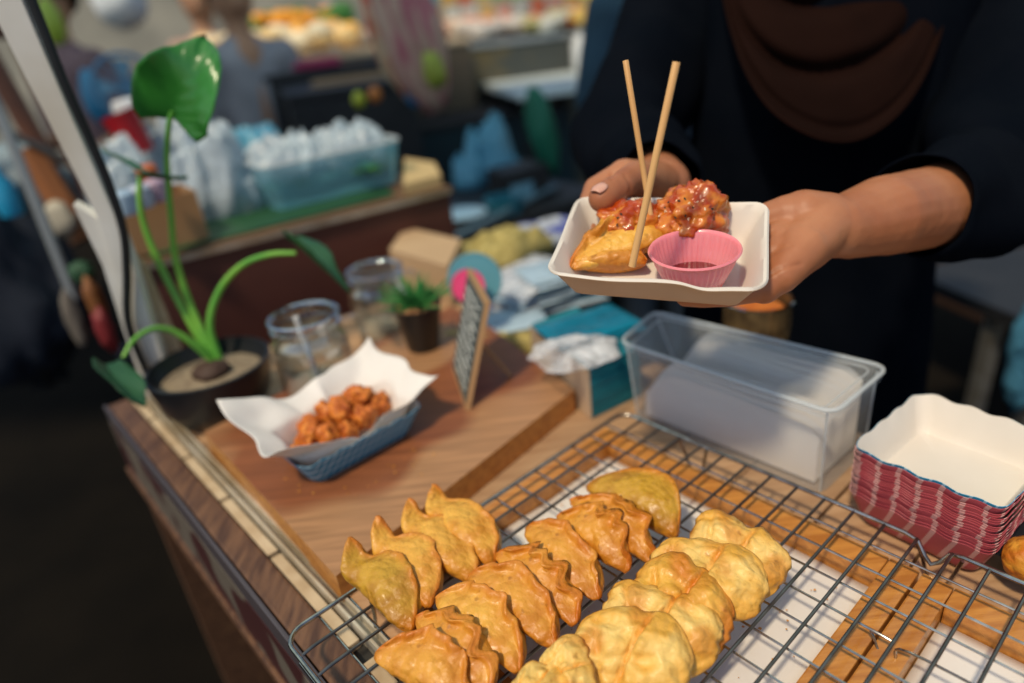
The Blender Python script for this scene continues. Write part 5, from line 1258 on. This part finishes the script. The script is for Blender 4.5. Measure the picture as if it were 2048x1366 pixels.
bg_person(405, 40, 3.9, .2, (0.55, 0.36, 0.28), (0.10, 0.07, 0.06), 'shopper in a peach top far behind the arum leaf', 1.6)
bg_person(1318, 120, 2.2, .1, (0.035, 0.085, 0.13), (0.02, 0.035, 0.06), 'person in a denim blue top standing left of the vendor\'s shoulder', 1.6)
V, F, br = lump(1.0, 141, 4, .3, .15, (.20, .10, .34)); o = mk('navy_tarpaulin', V, F, mat('navy tarpaulin', (0.008, 0.013, 0.026), .7)); o.location = V3(dep(-20, 560, 1.9)); tag(o, 'dark navy bundled tarpaulin in the shade left of the grey pole', 'tarpaulin')

# far stalls with trays of food
def heap(px, py, z, W_, dpt, rot, cols, label, n=60, r0=.035, seed=0):
    c = dep(px, py, z); rj = random.Random(seed); m = MB(); ms = []
    for k, col in enumerate(cols):
        m = MB()
        for q_ in range(n // len(cols)):
            x = rj.uniform(-W_ / 2, W_ / 2); y = rj.uniform(-dpt / 2, dpt / 2); zz = rj.uniform(0, .05)
            V, F, br = lump(r0 * rj.uniform(.7, 1.3), rj.randrange(99), 2, .2, .05, (1.2, 1, .8)); 
            X = c[0] + x * math.cos(rot) - y * math.sin(rot); Y = c[1] + x * math.sin(rot) + y * math.cos(rot)
            m.add([(v[0] + X, v[1] + Y, v[2] + c[2] + zz + .02) for v in V], F)
        o = m.build('food_heap', mat('heap %d %d' % (seed, k), col, .6), None, True); o['kind'] = 'stuff'; o['label'] = label[k] if isinstance(label, list) else label
    return c
m_tray = mat('steel tray', (0.45, 0.47, 0.48), .35, metal=.7)
def stall(px, py, z, W_, dpt, rot, m, label, topm=None): return box_thing('market_stall', px, py, z, z, W_, dpt, z, rot, m, label, 'market stall', topm)
m_sfront = mat('patterned stall front', (0.055, 0.060, 0.055), .6, col2=(0.12, 0.095, 0.045), vs=5, vlo=.5, vhi=.6)
stall(745, 112, 3.5, 2.4, .9, .22, m_sfront, 'long food stall across the top of the photo with a dark patterned front', m_tray)
for k, (x, y, cols, lb) in enumerate(((790, 60, ((0.5, 0.42, 0.36), (0.30, 0.33, 0.30)), 'pale snack pile at the left end of the long stall'), (905, 50, ((0.62, 0.30, 0.18), (0.6, 0.5, 0.38)), 'pinkish snack pile left of centre on the long stall'), (1000, 42, ((0.60, 0.24, 0.15), (0.55, 0.5, 0.45)), 'salmon pink snack pile in the middle of the long stall'), (1110, 32, ((0.40, 0.36, 0.15), (0.55, 0.55, 0.5)), 'olive snack pile right of centre on the long stall'), (1205, 20, ((0.60, 0.40, 0.10), (0.50, 0.10, 0.04)), 'orange and yellow packets at the right end of the long stall'))):
    heap(x, y + 28, 3.85, .42, .40, .22, cols, lb, 44, .045, 11 + k)
stall(470, 132, 3.1, 1.1, .8, .25, mat('cream stall front', (0.10, 0.075, 0.05), .6), 'cream fruit stall at the top left behind the grey blouse', mat('cream cloth', (0.55, 0.42, 0.28), .7))
heap(560, 100, 3.45, .7, .45, .25, ((0.88, 0.46, 0.09), (0.88, 0.62, 0.28), (0.85, 0.74, 0.52)), 'yellow-orange fruit piled on the cream stall', 90, .05, 31)
heap(600, 55, 3.8, .5, .25, .25, ((0.80, 0.34, 0.03), (0.05, 0.20, 0.04)), ['oranges piled at the back of the cream stall', 'green leaves piled at the back of the cream stall'], 40, .05, 32)
# pink and red hanging carrier
m_pk = mat('striped pink carrier', (0.50, 0.32, 0.24), .5, col2=(0.42, 0.13, 0.15), vs=16, stretch=(1.4, 1, .25), vlo=.45, vhi=.55); m_rd = mat('red yellow carrier', (0.55, 0.05, 0.02), .5, col2=(0.60, 0.45, 0.28), vs=14, stretch=(1, 1, .3), vlo=.45, vhi=.55)
for k, (x, y, D, m, lb, sz) in enumerate(((820, 60, 2.0, m_pk, 'tall pink striped bag hanging above the black cooker', (.085, .06, .22)), (775, 70, 2.1, m_rd, 'red and cream bag hanging left of the pink striped one', (.05, .05, .18)), (868, 140, 1.95, mat('lime bag', (0.30, 0.34, 0.04), .5), 'lime green bag tip below the pink striped bag', (.03, .03, .05)), (1085, 262, 2.3, mat('green sack', (0.015, 0.16, 0.09), .5), 'green sack hanging under the white topped table', (.045, .04, .14)))):
    V, F, br = lump(1.0, 50 + k, 4, .18, .10, sz, 1.4, 3.5); o = mk('hanging_bag', V, F, m); o.location = V3(dep(x, y, D)); o.rotation_euler = (0, -.18, 0); tag(o, lb, 'bag')
# slat fence
fa, fb = dep(185, 120, 3.6), dep(345, 84, 3.9); fd = (fb - fa) / np.linalg.norm(fb - fa)
fen = thing('slat_fence', 'beige slatted wooden screen at the top left behind the fan', 'fence', (fa[0], fa[1], 0)); m_sl = mat('beige slat', (0.42, 0.34, 0.25), .6)
for k in range(17):
    P = fa + fd * (-.25 + k * .06); MB().box((P[0], P[1], .62), (.026, .016, 1.24), math.atan2(fd[1], fd[0])).build('slat', m_sl, fen, world=True)
P = fa + fd * .22; MB().box((P[0], P[1] + .018, 1.18), (1.1, .016, .05), math.atan2(fd[1], fd[0])).build('rail', m_sl, fen, world=True)
V, F, br = lump(.14, 12, 3, .1, .05); o = mk('white_lump', V, F, mat('bright white lump', (0.66, 0.70, 0.74), .5)); o.location = V3(dep(240, 5, 4.0)); tag(o, 'bright white lump above the beige slatted screen', 'sack')  # plain white rounded lump set high over the slats
V, F, br = lump(.05, 13, 3, .1, .05, (.6, .6, 1.4)); o = mk('lime_bag', V, F, mat('lime plastic', (0.36, 0.46, 0.05), .4)); o.location = V3(dep(105, 45, 2.2)); tag(o, 'lime green bag by the mauve shopper, right of the post', 'bag')
V, F, br = lump(.06, 14, 3, .1, .05, (.6, .6, 1.4)); o = mk('blue_pouch', V, F, mat('blue pouch', (0.04, 0.22, 0.38), .4)); o.location = V3(dep(190, 195, 2.2)); tag(o, 'blue pouch hanging left of the fan', 'pouch')

# ---- left of the post
lad = thing('brown_rack', 'brown wooden shelf frame left of the white post', 'shelf frame', (-1.4, 1.9, 0)); m_br = mat('reddish brown timber', (0.13, 0.045, 0.022), .6, col2=(0.06, 0.025, 0.018), vs=8)
def bar(a, b, r_, m, par, nm, w_=1.6): MB().tube([a, b], r_, 6).build(nm, m, par, world=True)
bar(dep(-30, 100, 1.5), dep(150, 420, 1.65), .022, m_br, lad, 'timber'); bar(dep(40, 90, 1.35), dep(190, 400, 1.5), .016, m_br, lad, 'timber'); bar(dep(60, 300, 1.5), dep(170, 480, 1.55), .030, mat('orange brown timber', (0.24, 0.085, 0.025), .6), lad, 'timber')
bar(dep(-10, 250, 1.45), dep(150, 330, 1.5), .008, m_black, lad, 'crossbar'); bar(dep(-10, 60, 1.55), dep(80, 60, 1.55), .02, m_br, lad, 'crossbar')
gp = MB().tube([dep(-40, 130, 1.25), dep(70, 400, 1.3), dep(150, 600, 1.34)], .010, 8).build('grey_pole', mat('grey steel pole', (0.22, 0.23, 0.23), .4, metal=.5), None, True); tag(gp, 'thin grey steel pole leaning left of the white post', 'pole')
o = MB().lathe([(0, 0), (.022, 0), (.025, .01), (.025, .07), (.012, .09), (.012, .105), (0, .106)], seg=20).build('blue_bottle', mat('bright blue plastic', (0.02, 0.28, 0.50), .3), None, True); o.location = V3(dep(28, 430, 1.5)); tag(o, 'bright blue bottle in the dark left of the grey pole', 'bottle')
for k, (x, y, D, col, sz, lb) in enumerate(((120, 440, 1.5, (0.40, 0.36, 0.28), (.03, .02, .035), 'cream paper flower left of the post notch'), (45, 330, 1.6, (0.18, 0.24, 0.28), (.06, .04, .05), 'grey-blue bundle left of the leaning timbers'), (80, 380, 1.55, (0.13, 0.16, 0.18), (.07, .04, .05), 'dark grey bundle under the leaning timbers'), (165, 545, 1.3, (0.02, 0.07, 0.03), (.02, .02, .02), 'green sticker-like flag on the cart\'s left edge'), (190, 600, 1.2, (0.20, 0.075, 0.02), (.012, .012, .04), 'orange strap hanging beside the lower post board'), (210, 660, 1.1, (0.16, 0.01, 0.012), (.012, .012, .035), 'red strap hanging beside the lower post board'), (150, 640, 1.25, (0.14, 0.12, 0.10), (.014, .012, .05), 'beige strap hanging left of the orange one'))):
    V, F, br = lump(1.0, 120 + k, 3, .3, .2, sz); o = mk('hanging_bundle', V, F, mat('bundle %d' % k, col, .6)); o.location = V3(dep(x, y, D)); tag(o, lb, 'bundle')
# ---- right edge behind the vendor
rt = thing('steel_trolley', 'grey steel trolley with a blue cloth at the right edge behind the vendor', 'trolley', (dep(2030, 700, 1.5)[0], dep(2030, 700, 1.5)[1], 0)); rp = dep(2035, 618, 1.5)
MB().box((rp[0] + .2, rp[1] + .1, rp[2]), (.55, .4, .03), .2).build('shelf', m_char, rt, world=True)
for dx in (-.03, .1, .42): MB().box((rp[0] + dx, rp[1] + .02, rp[2] / 2), (.03, .03, rp[2] - .032), .2).build('leg', m_alu, rt, world=True)
o = sheetbag('blue_cloth', dep(2040, 720, 1.38), .07, .22, .03, mat('blue towel', (0.03, 0.13, 0.21), .9), 51, .2); o.rotation_euler = (1.45, 0, .2); tag(o, 'blue towel hanging from the steel trolley at the right edge', 'towel')
bb = dep(2045, 500, 1.9); tag(MB().box((bb[0] + .3, bb[1] + .2, bb[2] - .1), (.7, .5, .3), .2, .01).build('dark_crate', mat('dark brown crate', (0.045, 0.022, 0.014), .6)), 'dark brown crate at the right edge under the vendor\'s elbow', 'crate')
# packets hanging on strings at the back of the hall
pk_cols = [(.55, .12, .05), (.6, .45, .1), (.55, .55, .5), (.1, .3, .35), (.5, .25, .2), (.2, .35, .12), (.6, .35, .08), (.4, .4, .42)]
for k, c in enumerate(pk_cols): mat('packet %d' % k, c, .4)
hang = 0
for row, yy in ((0, 6), (1, 46)):
    for k in range(16):
        x = 760 + k * 34 + row * 11; D = 5.4
        if x > 1290: continue
        P = dep(x, yy + rng.uniform(-6, 6) - (x - 760) * .10, D); m = MATS['packet %d' % int(rng.integers(0, 8))]
        o = MB().box((0, 0, 0), (.11, .03, .14), rng.uniform(-.3, .5), .012).build('snack_packet', m, None, True); o.location = V3(P)
        tag(o, dict(zip(range(8), ('red', 'yellow', 'pale grey', 'teal', 'dusty pink', 'green', 'orange', 'silver grey')))[int(m.name.split()[1])] + ' snack packet hanging in rows at the back of the market', 'packet', 'snack packets hanging at the back')
# crumbs scattered on paper and board
cm_ = MB(); rj = random.Random(17)
for k in range(150):
    if k < 110: P = pq(rj.uniform(.20, .44), rj.uniform(.14, .40), .8675 + .002)
    else: P = at(rj.uniform(560, 900), rj.uniform(860, 1000), ZB + .0008)
    r_ = rj.uniform(.0005, .0016); V = [(P[0] + r_ * rj.uniform(.6, 1.3) * a, P[1] + r_ * rj.uniform(.6, 1.3) * b, P[2] + r_ * c) for a, b, c in ((1, 0, 0), (0, 1, 0), (-1, 0, 0), (0, -1, 0), (0, 0, .8), (0, 0, -.5))]
    cm_.add(V, [(0, 1, 4), (1, 2, 4), (2, 3, 4), (3, 0, 4), (1, 0, 5), (2, 1, 5), (3, 2, 5), (0, 3, 5)])
o = cm_.build('crumbs', m_fryB); tag(o, 'golden crumbs fallen on the paper and the serving board', None, None, 'stuff')
